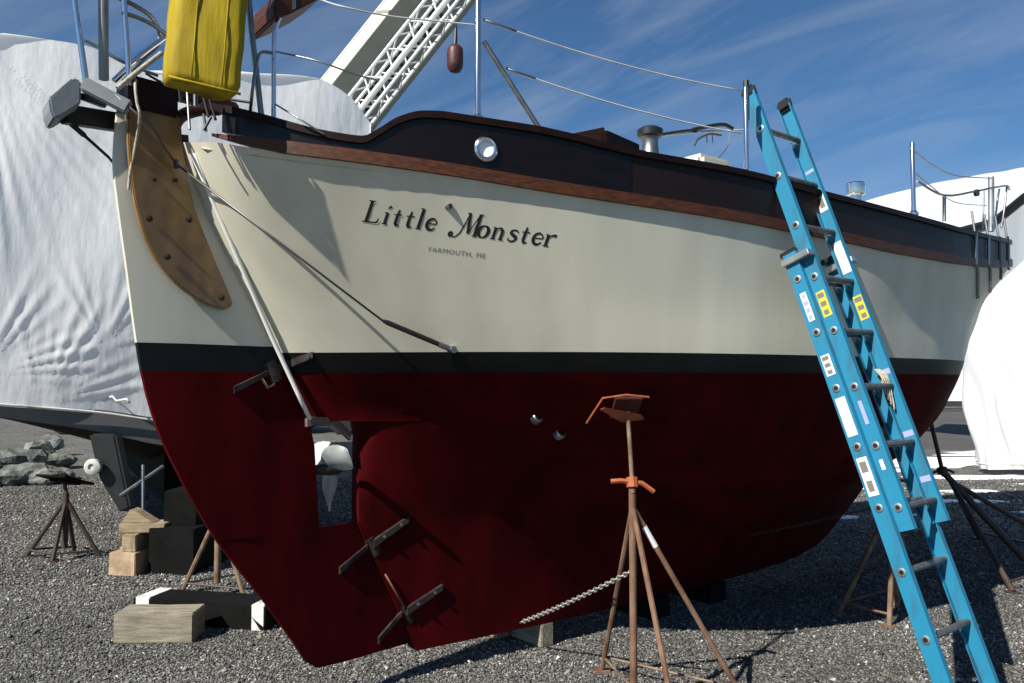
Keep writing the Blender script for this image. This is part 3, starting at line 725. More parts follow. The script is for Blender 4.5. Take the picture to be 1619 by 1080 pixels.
rail([h0, cen(1085,207,.9), cen(1100,208,.9)], .010, 'winch_handle', M['black'])
rail([cen(1095,205,.75), cen(1140,197,.75), cen(1158,203,.75)], .013, 'boom_end', M['black'])
rail([cen(1046,214,.8), cen(1100,209,.75), cen(1176,206,.7)], .008, 'boom_end', M['ropegrey'])
rail([cen(1098,230,.8), cen(1104,220,.8), cen(1122,212,.8), cen(1140,214,.8)], .007, 'lashing', M['wire'])
for pts in (((1117,212,.8),(1118,226,.8)),((1126,212,.8),(1127,226,.8)),((1155,205,.8),(1150,232,.8),(1136,250,.8))): rail(pts, .003, 'lashing', M['wire'])
mb = MB(); rows = []
for s in np.linspace(2.2, 6.1, 14):
    w = .98 - .06*max(0, s-3.6)**1.6; zt = 3.02 + .02*(s-2.2); z0 = zs(s) - .05
    if s < 2.21 or s > 6.09: pass
    rows.append([(s,-w,z0),(s,-w*.97,zt),(s,-w*.5,zt+.06),(s,0,zt+.085),(s,w*.5,zt+.06),(s,w*.97,zt),(s,w,z0)])
mb.grid(rows); mb.f.append(tuple(range(7))); b = 13*7; mb.f.append(tuple(range(b+6,b-1,-1))); cab = mb.build('cabin_trunk', M['cabin'], boat, smooth='auto')
mb = MB(); mb.box((2.62,-.45,3.14), (.35,.45,.16)); mb.build('companion_hatch', M['cabin'], cab, bevel=.03)
mb = MB(); mb.box((3.0,-.78,3.105), (.9,.04,.03)); mb.build('handrail', M['teak'], cab, bevel=.008)
vp = cen(1353, 308, .45); VM = Matrix.Translation(vp)
mb = MB(); mb.lathe([(.05,-.50),(.05,-.01),(.076,.0),(.078,.008),(.078,.095),(.070,.105),(.02,.11)], 24, VM); mb.build('stove_chimney', M['chrome'], boat, smooth='auto')

# ---- chainplates, bow pulpit
for px, y0, y1 in ((1542,368,472),(1562,372,462),(1579,374,456),(1592,374,448)):
    q = [on_plan(px, y, .012) for y in (y0, 418)]; r_ = [on_hull(px, y, .012) for y in (426, (426+y1)/2, y1)]; r_ = [x for x in r_ if x is not None]
    P = q + r_; m = MB()
    rows = [[p + Vector((-.018,0,0)), p + Vector((-.018,-.010,0)), p + Vector((.018,-.010,0)), p + Vector((.018,0,0))] for p in P]
    m.grid(rows, closev=True); m.f += [(0,1,2,3)]; b = (len(P)-1)*4; m.f.append((b+3,b+2,b+1,b)); m.build('chainplate', M['darksteel'] if px > 1570 else M['dullsteel'], boat)
    m = MB(); m.tube([P[0] - Vector((0,0,.02)), P[0] + Vector((0,.02,.16))], .009, 8); m.build('chainplate_toggle', M['dullsteel'], boat)
def bow(px, py, s, t):    # on the pulpit at a station of the boat
    return None
rail([cen(1567,366,.25), cen(1567,280,.25)], .034, 'furler_post', mat('furler_alloy', (.36,.37,.38), .4, .6, var=.3), sm=False)
rail([cen(1493,350,.55), cen(1493,309,.55)], .018, sm=False, m_=M['dullsteel'])
rail([cen(1450,287,.6), cen(1493,309,.55), cen(1540,303,.45), cen(1570,297,.3), cen(1592,294,.1), cen(1596,300,.0)], .012, m_=M['dullsteel'])
rail([cen(1592,294,.1), cen(1588,330,.1), cen(1583,360,.1)], .012, m_=M['dullsteel'])
rail([cen(1580,299,.2), cen(1577,318,.2), cen(1572,362,.2)], .012, m_=M['chrome'])
rail([cen(1556,302,.35), cen(1554,360,.35)], .009, m_=M['dullsteel'], sm=False)
rail([s3t - Vector((0,0,.05)), cen(1476,262,1.0), cen(1512,278,.7), cen(1567,282,.3)], .006, 'lifeline', M['dullsteel'])
rail([s3b + Vector((0,0,.28)), cen(1495,312,.6), cen(1520,322,.5), cen(1560,325,.3)], .005, 'lifeline', M['dullsteel'])
mb = MB(); mb.box(cen(1544,305,.45), (.05,.05,.07)); mb.build('running_light', M['black'], boat, bevel=.008)

# ================================================================== things carried by the boat
def soft_bag():
    t0 = .62; t9 = .71; corners = {'bl': cen(266,123,t0), 'br': cen(380,151,t9), 'tr': cen(399,-90,t9), 'tl': cen(286,-110,t0)}
    N_, K_ = 16, 12; m = MB(); th = .115
    def front(u, v):
        a = corners['bl'].lerp(corners['br'], u); b = corners['tl'].lerp(corners['tr'], u); return a.lerp(b, v)
    ring_uv = []
    rows = []
    for i in range(N_+1):
        v = i/N_; row = []
        per = [(k/8, 0) for k in range(9)] + [(1, j/3) for j in (1,2)] + [(1-k/8, 1) for k in range(9)] + [(0, 1-j/3) for j in (1,2)]
        e = 1 - max(0, abs(v-.5)-.44)*1.2
        for u, w in per:
            uu = .5 + (u-.5)*e
            p = front(uu, v); bul = .008*math.sin(math.pi*u)*math.sin(math.pi*v) + .0035*math.sin(9*u+14*v) + .003*math.sin(23*u-4*v)
            y = p.y + th*w + (-bul if w < .5 else bul)
            if w in (0, 1) and u in (0, 1): y += .008*(1 if w == 0 else -1)
            p = Vector((p.x + .0015*math.sin(25*v), y, p.z + .010*math.sin(7*u)*(1 if i == 0 else 0))); row.append(p)
        rows.append(row)
    m.grid(rows, closev=True); n_ = len(rows[0]); m.f.append(tuple(range(n_))[::-1]); b = N_*n_; m.f.append(tuple(range(b, b+n_)))
    return m, corners
mb, cr_ = soft_bag()
for i, v in enumerate(mb.v): mb.v[i] = b2w(v)
bag_loc = b2w(cr_['bl'])
bag = thing('buoy_bag', 'yellow vinyl rescue buoy bag hanging on the stern rail', 'bag', bag_loc)
mb.build('bag_body', M['yellow'], bag, smooth=True, shift=bag_loc)
for u_ in (.30, .72):
    m = MB(); m.tube([b2w(cr_['bl'].lerp(cr_['br'], u_).lerp(cr_['tl'].lerp(cr_['tr'], u_), v_) + Vector((0,-.010,0))) for v_ in (0.02,.2,.4,.6,.8,.98)], .0035, 5); m.build('seam', M['yellow'], bag, smooth=True, shift=bag_loc)
mb = MB(); pts = [b2w(cr_['bl'].lerp(cr_['br'], k) + Vector((0,-.006,.004))) for k in (0,.33,.66,1)]; mb.tube(pts, .006, 6); mb.build('hem', M['yellow'], bag, smooth=True, shift=bag_loc)

# ================================================================== extension ladder
E_ = Vector((D2[0], D2[1], 0)); UP = -Vector((.2115,-.262,-.942)).normalized(); E_ = (E_ - UP*E_.dot(UP)).normalized(); NO = UP.cross(E_).normalized()
if NO.y > 0: NO = -NO                                   # outward, to the climber
RU = .305; WD = .40
KB = Vector((1.51,4.19,HCAM+.53)); KF = Vector((1.39,4.39,HCAM+1.40))          # top rung ends, base and fly
foot = KB - UP*(7*RU + .30)
k_ = foot.z / UP.z; foot = foot - UP*k_
lad = thing('extension_ladder', 'blue fibreglass extension ladder leaning on the sailboat rail', 'ladder', foot)
def L3(o, u, e, n_): return o + UP*u + E_*e + NO*n_ - foot
def channel(o, u0, u1, flip, name, w=.080, f=.032, th=.005):
    d = -1 if flip else 1
    prof = [(0,-w/2),(f,-w/2),(f,-w/2+th),(th,-w/2+th),(th,w/2-th),(f,w/2-th),(f,w/2),(0,w/2)]
    m = MB(); a = [L3(o, u0, d*p, q) for p, q in prof]; b = [L3(o, u1, d*p, q) for p, q in prof]; m.add(a+b, [])
    n_ = 8
    for i in range(n_): j = (i+1) % n_; m.f.append((i, j, n_+j, n_+i))
    m.f += [(0,1,2,3),(0,3,4,7),(4,5,6,7),(8,11,10,9),(8,15,12,11),(12,15,14,13)]
    return m.build(name, M['blue'], lad)
def section(o, u0, u1, nr, lo_e, w, caps):
    rails = []
    for side in (0, 1):
        oo = o + E_*(w if side else 0)
        r_ = channel(oo, u0, u1, side == 1, 'rail'); rails.append((r_, oo))
        if caps:
            m = MB(); c = L3(oo, u1+.01, (-.014 if side else .014), 0); R = Matrix((E_, NO, UP)).transposed()
            m.box(c, (.044,.092,.075), R); m.build('end_cap', M['black'], r_, bevel=.016)
    for k in range(nr):
        u = -k*RU; m = MB()
        m.tube([L3(o, u, .004, 0), L3(o, u, w-.004, 0)], .0165, 8); m.build('rung', M['alud'], lad, smooth='auto')
        for side in (0, 1):
            r_, oo = rails[side]; d = -1 if side == 0 else 1
            Mx = Matrix.Translation(L3(oo, u, d*.001, 0)) @ (E_*d).to_track_quat('Z','Y').to_matrix().to_4x4()
            m = MB(); m.lathe([(.021,-.002),(.021,.003),(.017,.0045),(.012,.0045)], 12, Mx); pl = m.build('rung_end', M['alu'], r_, smooth='auto')
            m = MB(); m.lathe([(.0115,.003),(.0115,.0052)], 10, Mx); m.build('rung_bore', M['black'], r_)
            # inner gusset under the rung
            e0 = w-.006 if side else .006; sgn = -1 if side else 1
            m = MB(); m.prism([L3(o, u+.020, e0, -.030), L3(o, u+.020, e0+sgn*.05, -.030), L3(o, u-.045, e0, -.030)], NO*.006); m.build('rung_brace', M['alu'], lad)
    return rails
base = section(KB, -(7*RU+.30)+.02, .15, 8, 0, WD+.045, False)
KF2 = KF
fly = section(KF2, -(7*RU)-.11, .235, 8, 0, WD-.02, True)
# feet
for r_, oo in base:
    m = MB(); R = Matrix((E_, NO, UP)).transposed(); m.box(L3(oo, -(7*RU+.30)+.05, 0.01, 0), (.05,.10,.09), R); m.box(foot*0 + (oo - foot) - UP*(7*RU+.29) + Vector((0,0,.012)), (.10,.14,.024)); m.build('foot', M['black'], r_, bevel=.006)
# guide brackets at the top of the base section
R = Matrix((E_, NO, UP)).transposed()
for r_, oo, e in ((base[0][0], base[0][1], .02), (base[1][0], base[1][1], -.02)):
    m = MB(); m.box(L3(oo, .105, e*.3, .035), (.060,.17,.035), R); m.build('guide_bracket', M['alu'], r_, bevel=.004)
    m = MB(); m.box(L3(oo, .16, e, -.01), (.03,.10,.03), R); m.build('rail_top', M['black'], r_, bevel=.006)
# labels on the outer webs (near rail seen from outside, far rail seen from inside)
def sticker(rail_, oo, u0, u1, m_, side, outside=True, w=.055, lines=0, mk='label_k'):
    d = (-1 if side == 0 else 1) if outside else (1 if side == 0 else -1)
    base_e = d*.0012 if outside else d*(.005+.0012)
    m = MB(); a = [L3(oo, u0, base_e, -w/2), L3(oo, u1, base_e, -w/2), L3(oo, u1, base_e, w/2), L3(oo, u0, base_e, w/2)]
    m.prism(a, E_*(d*.0006)); st = m.build('sticker', M[m_], rail_)
    for i in range(lines):
        t0 = (i+.5)/lines; u = u0+(u1-u0)*t0; h = (u1-u0)/lines*.28; ww = w*(.30 + .12*((i*7) % 3)/2)
        m = MB(); q = base_e + d*.0007; m.prism([L3(oo, u-h, q, -ww), L3(oo, u+h, q, -ww), L3(oo, u+h, q, ww*.8), L3(oo, u-h, q, ww*.8)], E_*(d*.0004)); m.build('sticker_print', M[mk], rail_)
b0, bo0 = base[0]; b1, bo1 = base[1]; f0, fo0 = fly[0]; f1, fo1 = fly[1]
sticker(b0, bo0, -.24, -.08, 'label_w', 0, True, .036, 4, 'label_p')
sticker(b0, bo0, -.54, -.43, 'label_w', 0, True, .05, 3)
sticker(b0, bo0, -.86, -.66, 'label_w', 0, True, .055, 0)
sticker(b0, bo0, -1.16, -.97, 'label_w', 0, True, .055, 2)
sticker(f0, fo0, -1.14, -1.00, 'label_y', 0, True, .05, 3)
sticker(f0, fo0, -1.72, -1.60, 'label_p', 0, True, .02, 0)
sticker(f0, fo0, -1.95, -1.90, 'label_w', 0, True, .02, 0)
sticker(f1, fo1, -.47, -.37, 'label_w', 1, False, .055, 1)
sticker(f1, fo1, -.86, -.67, 'label_w', 1, False, .06, 0)
sticker(f1, fo1, -1.14, -1.00, 'label_y', 1, False, .055, 3)
sticker(f1, fo1, -.22, -.20, 'label_p', 1, False, .06, 0)
sticker(f1, fo1, -1.46, -1.43, 'label_p', 1, False, .06, 0)
sticker(f1, fo1, -1.80, -1.77, 'label_p', 1, False, .06, 0)
sticker(f1, fo1, -2.04, -2.01, 'label_p', 1, False, .06, 0)
# halyard: loops on the far rail and the run down the middle
m = MB(); c = L3(KF2, -5*RU+.02, WD-.06, -.02)
for i in range(4):
    a = rnd.uniform(-.4,.4); m.tube(smooth_path([c + E_*(.015*i-.03) + UP*.08, c + E_*(.02*i-.05) + NO*.03 + UP*.02, c + E_*(.012*i-.02) - UP*(.06+.03*i), c + E_*(.02*i) + UP*.03], 16), .005, 6)
m.build('halyard', M['rope'], lad, smooth=True)
m = MB(); m.tube([L3(KB, -4*RU-.06, .10, -.03), L3(KB, -5*RU, .085, -.03), L3(KB, -6*RU, .075, -.03), L3(KB, -6.5*RU, .10, -.03)], .008, 6); m.build('halyard', M['timbergrey'], lad, smooth=True)

# ================================================================== jack stands
def jack_stand(label, base_xy, feet, collar_z, pad, pad_n, mats, pad_size=.30, ties=True, group='jack stands', handle=True, r=.021, loc_z=0, top=None):
    bx, by = base_xy; o = thing('jack_stand', label, 'jack stand', (bx, by, 0), 0, group); B_ = Vector((bx, by, 0))
    top = Vector(top) if top is not None else Vector((bx, by, collar_z)); pad = Vector(pad); pn = Vector(pad_n).normalized()
    m = MB(); m.tube([Vector((bx, by, .10)), top], r*1.15, 10); m.build('post', M[mats[0]], o, smooth='auto', shift=B_)
    for fx, fy in feet:
        m = MB(); f = Vector((fx, fy, .012)); q = top + (Vector((bx,by,0))-top)*.10
        m.tube([f, q], r*.85, 8); m.build('leg', M[mats[0]], o, smooth='auto', shift=B_)
        m = MB(); m.box(f - Vector((0,0,.004)), (.09,.09,.012)); m.build('foot_plate', M[mats[0]], o, shift=B_)
    if ties:
        n_ = len(feet)
        for i in range(n_):
            p = Vector((*feet[i], .05)); q = Vector((*feet[(i+1) % n_], .05)); c = Vector((bx, by, .05))
            p = p + (top-p)*.04; q = q + (top-q)*.04
            m = MB(); m.tube([p, q], r*.42, 6); m.build('tie_rod', M[mats[1]], o, shift=B_)
    m = MB(); m.tube([top - (pad-top).normalized()*.05, pad], r*.72, 10); m.build('screw', M[mats[1]], o, smooth='auto', shift=B_)
    if handle:
        ax = (pad-top).normalized(); h = ax.cross(Vector((0,1,0))).normalized()
        m = MB(); m.tube([top - ax*.02, top + ax*.03], r*1.8, 8); m.tube([top - h*.11 - Vector((0,0,.045)), top - h*.05, top + h*.06 + Vector((0,0,.015)), top + h*.11 + Vector((0,0,.012))], .013, 6); m.build('handle_nut', M[mats[2]], o, smooth='auto', shift=B_)
    Q = pn.to_track_quat('Z', 'Y').to_matrix()
    m = MB(); m.box(pad + pn*.012, (pad_size*.55,)*2 + (.022,), Q); m.build('pad_plate', M[mats[2]], o, bevel=.004, shift=B_)
    m = MB(); m.box(pad + pn*.034, (pad_size, pad_size, .020), Q); m.build('pad_board', M[mats[3]], o, bevel=.003, shift=B_)
    return o
def hull_pt(s, z):
    u = (s - s_aft(z)) / (float(s_fore(z)) - s_aft(z)); 
    f = lambda s_, z_: float(half_u(np.array([(s_ - s_aft(z_)) / (float(s_fore(z_)) - s_aft(z_))]), z_)[0])
    t = f(s, z); ds = (f(s+.02, z) - f(s-.02, z))/.04; dz = (f(s, z+.02) - f(s, z-.02))/.04
    n_ = Vector((-ds, -1, -dz)).normalized()            # starboard outward, boat coordinates
    return t, n_
def world_dir(v): return Vector((v.x*D2[0] + -v.y*N2[0], v.x*D2[1] + -v.y*N2[1], v.z))
def stand_at(label, s, z, feet_w, base_w, collar, mats, side=-1, **kw):
    t, n_ = hull_pt(s, z); p = Vector((s, -t, z)); 
    if side > 0: p.y = t; n_ = Vector((n_.x, -n_.y, n_.z))
    nw = world_dir(n_); pw = b2w(p) + nw*.048
    return jack_stand(label, base_w, feet_w, collar, pw, -nw, mats, **kw)
g1 = on_ground(952,1062); 
stand_at('rusty jack stand with orange pad and handle under the red hull', 1.30, 1.56, [(g1.x, g1.y), (1.22,4.22), (.76,3.62)], (.615,4.10), 1.17, ('rust','rustgrey','orange','padred'), pad_size=.15, r=.0165)
_st = C.objects['jack_stand']; _sb = Vector((.615,4.10,0))
for c_ in list(_st.children):
    if c_.name.startswith('pad_plate'): bpy.data.objects.remove(c_)
_q = [b2w(on_hull(px, py, .085, bvh_bot)) for px, py in ((945,630),(953,627),(1008,638),(1012,646),(976,650))]
m = MB(); m.prism(_q, Vector((0,.035,.0))); m.build('pad_plate', M['orange'], _st, bevel=.004, shift=_sb)
m = MB(); m.tube([b2w(on_hull(px, py, .06, bvh_bot)) for px, py in ((926,656),(950,618),(985,613),(1020,617))], .0055, 6); m.build('pad_rim', M['orange'], _st, smooth='auto', shift=_sb)
for o_ in [x for x in C.objects if x.name.startswith('jack_stand')]:
    l_ = [c for c in o_.children if c.name.startswith('leg')][1]
    a = Vector((1.22,4.22,.012)); q = Vector((.615,4.10,1.17*.9)); d_ = q-a
    m = MB(); m.tube([a + d_*.80, a + d_*.90], .0150, 8); m.build('paint_mark', M['whitespot'], l_, shift=Vector((.615,4.10,0)))
g2 = on_ground(1327,972); g3 = on_ground(1396,988); g4 = on_ground(1478,960)
stand_at('brown jack stand behind the blue ladder under the hull', 3.45, 1.28, [(g2.x, g2.y), (g3.x+.02, g3.y-.05), (g4.x, g4.y+.35)], (2.72,5.72), .95, ('rustgrey','rust','darksteel','darksteel'))
g5 = on_ground(1602,938); g6 = on_ground(1548,852)
stand_at('dark jack stand leaning in under the bow', 5.75, 1.42, [(g5.x, g5.y), (g6.x, g6.y), (5.3,7.3)], (4.55,7.15), .95, ('darksteel','darksteel','darksteel','darksteel'), top=at_depth(1490,745,7.45), r=.026)
stand_at('dark jack stand on the shaded far side of the sailboat hull', 1.5, 1.5, [tuple(b2w((1.2,2.0,0)))[:2], tuple(b2w((2.1,1.9,0)))[:2], tuple(b2w((1.6,1.2,0)))[:2]], tuple(b2w((1.6,1.65,0)))[:2], 1.1, ('darksteel','rust','darksteel','darksteel'), side=1)
stand_at('dark jack stand on the shaded far side below the cabin', 3.6, 1.3, [tuple(b2w((3.2,2.2,0)))[:2], tuple(b2w((4.1,2.1,0)))[:2], tuple(b2w((3.7,1.4,0)))[:2]], tuple(b2w((3.7,1.85,0)))[:2], .95, ('darksteel','rust','darksteel','darksteel'), side=1)
gl = [on_ground(42,881), on_ground(83,889), on_ground(157,881), on_ground(118,876)]; gb = on_ground(102,884)
jack_stand('black jack stand under the shrink-wrapped powerboat beside the rocks', (gb.x, gb.y), [tuple(g)[:2] for g in gl], .62, at_depth(102,764,gb.y) + Vector((0,0,.0)), (.1,.3,.95), ('darksteel','darksteel','bottomblack','bottomblack'), pad_size=.36, r=.024, handle=False)
gk = on_ground(343,942); gk1 = on_ground(288,937)
jack_stand('grey jack stand behind the black and white beam', (gk.x, gk.y), [(gk1.x, gk1.y), (gk.x+.25, gk.y-.10), (gk.x+.1, gk.y+.45)], .72, (gk.x+.02, gk.y+.06, .92), (.1,.4,.9), ('rustgrey','darksteel','darksteel','darksteel'), r=.022, handle=False)

# chains tying the stands together under the keel
def chain(label, a, b, lk=.036, r=.0045, cm_='chain'):
    a, b = Vector(a), Vector(b); L = (b-a).length; n_ = int(L/(lk*.72)); o = thing('chain', label, 'chain', a, 0, 'chains tying the stands'); m = MB(); d = (b-a).normalized()
    w0 = d.cross(Vector((0,0,1))).normalized(); w1 = d.cross(w0)
    for i in range(n_):
        p = a + d*(L*(i+.5)/n_) - Vector((0,0,.012*4*((i+.5)/n_)*(1-(i+.5)/n_))); w = (w0 if i % 2 else w1)
        pts = [p + d*(math.cos(t)*lk*.5) + w*(math.sin(t)*lk*.30) for t in [2*math.pi*k/8 for k in range(9)]]
        m.tube(pts, r, 5, cap=False)
    c = m.build('links', M[cm_], o, smooth=True, shift=a, fix=False); c['kind'] = 'stuff'; return o
pk = b2w(cen(824,984,.16)); pk.z = max(pk.z, .05)
chain('galvanised chain running from the rusty stand under the keel', (.62,4.14,.72), pk)
chain('galvanised chain behind the blue ladder running under the hull', (2.66,5.76,.80), tuple(b2w((3.3,-.25,.5))), .03, .0035, 'darksteel')

# ================================================================== blocking timber
def timber(label, name, c, size, rz, m_, group='blocking timbers', tilt=0.0, end=None):
    o = MB(); R = Matrix.Rotation(tilt, 3, 'Y'); hx, hy, hz = size[0]/2, size[1]/2, size[2]/2
    n_ = 6; rows = []
    for i in range(n_+1):
        x = -hx + size[0]*i/n_; j = lambda: rnd.uniform(-.004,.004)
        rows.append([R @ Vector((x,-hy+j(),-hz)), R @ Vector((x,hy+j(),-hz)), R @ Vector((x,hy+j(),hz+j())), R @ Vector((x,-hy+j(),hz+j()))])
    o.grid(rows, closev=True); o.f += [(0,1,2,3)]; b = n_*4; o.f.append((b+3,b+2,b+1,b))
    ob = o.build(name, m_, None, bevel=.006); ob.location = c; ob.rotation_euler = (0,0,rz); return tag(ob, label, 'timber', group)
a = on_ground(178,1018); b = on_ground(304,1017); c = (a+b)/2
timber('short weathered sawn timber lying before the black and white beam', 'timber_block', (c.x, c.y+.11, .095), ((b-a).length, .22, .19), .02, M['timbergrey'])
a = on_ground(207,984); b = on_ground(413,1000); c = (a+b)/2 + Vector((.04,.14,.085))
bm_ = timber('black creosoted beam with white painted bands near the rudder', 'banded_beam', c, ((b-a).length+.02, .26, .17), math.atan2(b.y-a.y, b.x-a.x), M['tarblack'])
for x in (-(b-a).length/2+.07, (b-a).length/2-.045):
    m = MB(); m.box((x,0,.002), (.115 if x < 0 else .10, .266, .176)); m.build('white_band', M['whiteband'], bm_, bevel=.006)
for i, (px, py, sx) in enumerate(((793,1008,.0),(862,1022,.0))):
    p = on_ground(px, py); d_ = b2w((0,.9,0)) - b2w((0,0,0)); d_ = d_/d_.length
    L = .95; c = Vector((p.x, p.y, .075)) + d_*(L/2-.02)
    timber(('pale sawn timber block under the keel beside the chain end', 'grey sawn timber block under the keel in line with the rusty stand')[i], 'keel_block', c, (L,.10,.148), math.atan2(d_.y, d_.x), M['timberend' if i == 0 else 'timbergrey'], 'blocks under the sailboat keel')
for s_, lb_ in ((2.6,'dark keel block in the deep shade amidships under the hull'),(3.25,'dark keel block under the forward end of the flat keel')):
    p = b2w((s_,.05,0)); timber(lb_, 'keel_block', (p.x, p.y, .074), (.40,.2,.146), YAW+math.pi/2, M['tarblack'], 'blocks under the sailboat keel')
# crib under the shrink-wrapped powerboat
q = on_ground(194,913); q = Vector((q.x, q.y+.14, 0))
timber('square end-grain block at the bottom of the powerboat crib', 'crib_block', q + Vector((.02,.20,.10)), (.25,.62,.20), -.15, M['timberend'], 'crib under the powerboat')
timber('narrow upright block in the middle of the powerboat crib', 'crib_block', q + Vector((.03,.10,.275)), (.13,.35,.148), -.1, M['timber'], 'crib under the powerboat')
timber('dark block beside the middle of the powerboat crib', 'crib_block', q + Vector((-.09,.26,.272)), (.09,.3,.142), -.1, M['rustgrey'], 'crib under the powerboat')
timber('flat pale plank lying across the powerboat crib', 'crib_block', q + Vector((.09,.10,.392)), (.40,.22,.080), .03, M['timber'], 'crib under the powerboat')
m = MB(); m.prism([(-.13,0,0),(.16,0,0),(.0,0,.10),(-.05,0,.12)], (0,.14,0)); wdg = m.build('wedge', M['timber'], None, bevel=.004); wdg.location = q + Vector((.02,.03,.433)); tag(wdg, 'pale wooden wedge on top of the powerboat crib', 'wedge')
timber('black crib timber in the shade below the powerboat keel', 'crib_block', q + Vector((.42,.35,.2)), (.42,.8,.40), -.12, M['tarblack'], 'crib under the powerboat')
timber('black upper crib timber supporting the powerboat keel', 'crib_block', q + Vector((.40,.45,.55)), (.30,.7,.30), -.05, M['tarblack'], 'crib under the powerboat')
bar = MB(); a = at_depth(190,785,7.3); b = at_depth(258,738,7.6); bar.tube([a, b], .022, 8); bar.tube([at_depth(226,735,7.35), at_depth(226,828,7.25)], .014, 8)
bo_ = bar.build('prop_bar', M['dullsteel'], None, smooth='auto'); tag(bo_, 'grey steel bar leaning across the powerboat crib', 'bar')

# ================================================================== shrink-wrapped powerboat, stern on
NC = Vector((-4.78,7.0,0)); TW = Vector((.86,.51,0)); AX = Vector((-.51,.86,0)); BW = 3.70
pb = thing('wrapped_powerboat', 'big powerboat wrapped in white shrink film behind the rudder', 'boat', NC + TW*1.6)
B_ = NC + TW*1.6
ztop = lambda w: float(pch(w, [0,.1,.8,1.45,2.4,3.05,3.45,3.70],[4.78,4.84,4.87,4.74,4.92,5.0,4.86,4.6]))
zbot = lambda w: float(pch(w, [0,1.0,1.75,2.3,3.0,3.70],[1.49,1.38,1.27,1.30,1.4,1.49]))
def crease(w, z):
    d = .018*math.sin(2.3*w+1.1*z) + .012*math.sin(5.1*w-2.0*z+1)
    # taut fans running from the hem and the corners
    for (w0, z0, a0, a1, n_, amp, R_) in ((1.05,2.0,.2,2.2,9,.016,1.0),(.1,1.75,-.2,1.3,8,.015,1.1),(.0,4.75,-1.5,-.6,9,.022,2.2),(2.0,1.5,.5,2.5,7,.010,.8),(.55,1.48,.1,1.9,10,.013,1.2)):
        dx, dz = w-w0, z-z0; r_ = math.hypot(dx, dz); a_ = math.atan2(dz, dx)
        if a0 < a_ < a1 and r_ < R_: d += 1.0*amp*abs(math.sin((a_-a0)/(a1-a0)*math.pi*n_))**3*math.sin(math.pi*min(1, r_/R_))*(.6+.4*math.sin(7*a_))
    d += .005*math.sin(31*w + 5*z + 2*math.sin(1.3*z))*math.exp(-(w/.22)**2)
    return d
m = MB(); rows = []; NW, NZ = 150, 130
for i in range(NW+1):
    w = BW*i/NW; row = []
    for j in range(NZ+1):
        v = j/NZ; z = zbot(w) + (ztop(w)-zbot(w))*v
        bulge = .10*math.sin(math.pi*v)*math.sin(math.pi*i/NW) - .02
        p = NC + TW*w - AX*(bulge + crease(w, z) + .10*(1-v)**6*0); row.append((p.x, p.y, z))
    rows.append(row)
m.grid(rows); m.build('transom_wrap', M['wrap'], pb, smooth=True, shift=B_, fix=False)
for w, sg in ((0,-1),(BW,1)):
    m = MB(); rows = []
    for i in range(61):
        L = 11.0*i/60; row = []; sh = max(0, (L-7)/4)**1.8*1.8; ww = w - sg*sh
        for j in range(41):
            v = j/40; zb = zbot(w) + .05*L; zt = ztop(w) + .36*min(L,3) ; z = zb + (zt-zb)*v
            off = sg*(.04*math.sin(math.pi*v) + .02*math.sin(3*L+2*z) + .012*math.sin(8*L-3*z))
            if i == 0: off = 0
            p = NC + TW*(ww+off) + AX*L; row.append((p.x, p.y, z))
        rows.append(row)
    m.grid(rows); m.build('side_wrap', M['wrap'], pb, smooth=True, shift=B_, fix=False)
m = MB(); rows = []
for i in range(31):
    L = 11.0*i/30; row = []
    for j in range(21):
        w = BW*j/20; z = ztop(w) + .36*min(L,3) - .02*min(1, L/.3) + .10*min(L,2)*math.sin(math.pi*j/20)*0 ; p = NC + TW*w + AX*(L+.01); row.append((p.x, p.y, z))
    rows.append(row)
m.grid(rows); m.build('top_wrap', M['wrap'], pb, smooth=True, shift=B_, fix=False)
# hull below the wrap
zband = lambda w: float(pch(w, [0,1.0,1.75,2.5,3.70],[1.41,1.22,1.04,1.2,1.41]))
m = MB(); P0 = []; 
ws = np.linspace(.03, BW-.03, 24)
m.grid([[tuple((NC + TW*w + AX*(.03))[:2]) + (zbot(w)+.04,), tuple((NC + TW*w + AX*.05)[:2]) + (zband(w),)] for w in ws]); m.build('transom', M['boathull'], pb, shift=B_)
for w in (.03, BW-.03):
    m = MB(); m.grid([[tuple((NC + TW*w + AX*L)[:2]) + (1.6,), tuple((NC + TW*(w + (.1 if w < 1 else -.1)) + AX*L)[:2]) + (1.40 + .02*L,)] for L in np.linspace(.03, 9, 12)]); m.build('topside', M['boathull'], pb, shift=B_)
m = MB(); rows = []
for L in np.linspace(.05, 9.5, 16):
    row = []
    for w in ws:
        k = 1 - abs(w-1.6)/2.2; z = zband(w) - .28*max(0,k)*min(1, L/1.2) + .03*L; row.append(tuple((NC + TW*w + AX*L)[:2]) + (z,))
    rows.append(row)
m.grid(rows); m.build('bottom', M['bottomblack'], pb, smooth=True, shift=B_)
m = MB(); kp = [NC + TW*1.66 + AX*(.35), NC + TW*1.66 + AX*6, NC + TW*2.02 + AX*6, NC + TW*2.02 + AX*.35]
m.prism([(p.x, p.y, .42) for p in kp], (0,0,.62)); m.build('keel', M['bottomblack'], pb, shift=B_, bevel=.03)
dp = at_depth(147,738,7.45)
m = MB(); m.prism([dp + Vector((-.09,.06,.30)), dp + Vector((.16,.06,.30)), dp + Vector((.30,.10,-.40)), dp + Vector((.20,.10,-.44)), dp + Vector((.02,.06,-.12))], (.06,.05,0)); m.build('drive_leg', mat('drive_grey', (.014,.015,.016), .5, var=.4), pb, shift=B_, bevel=.015)
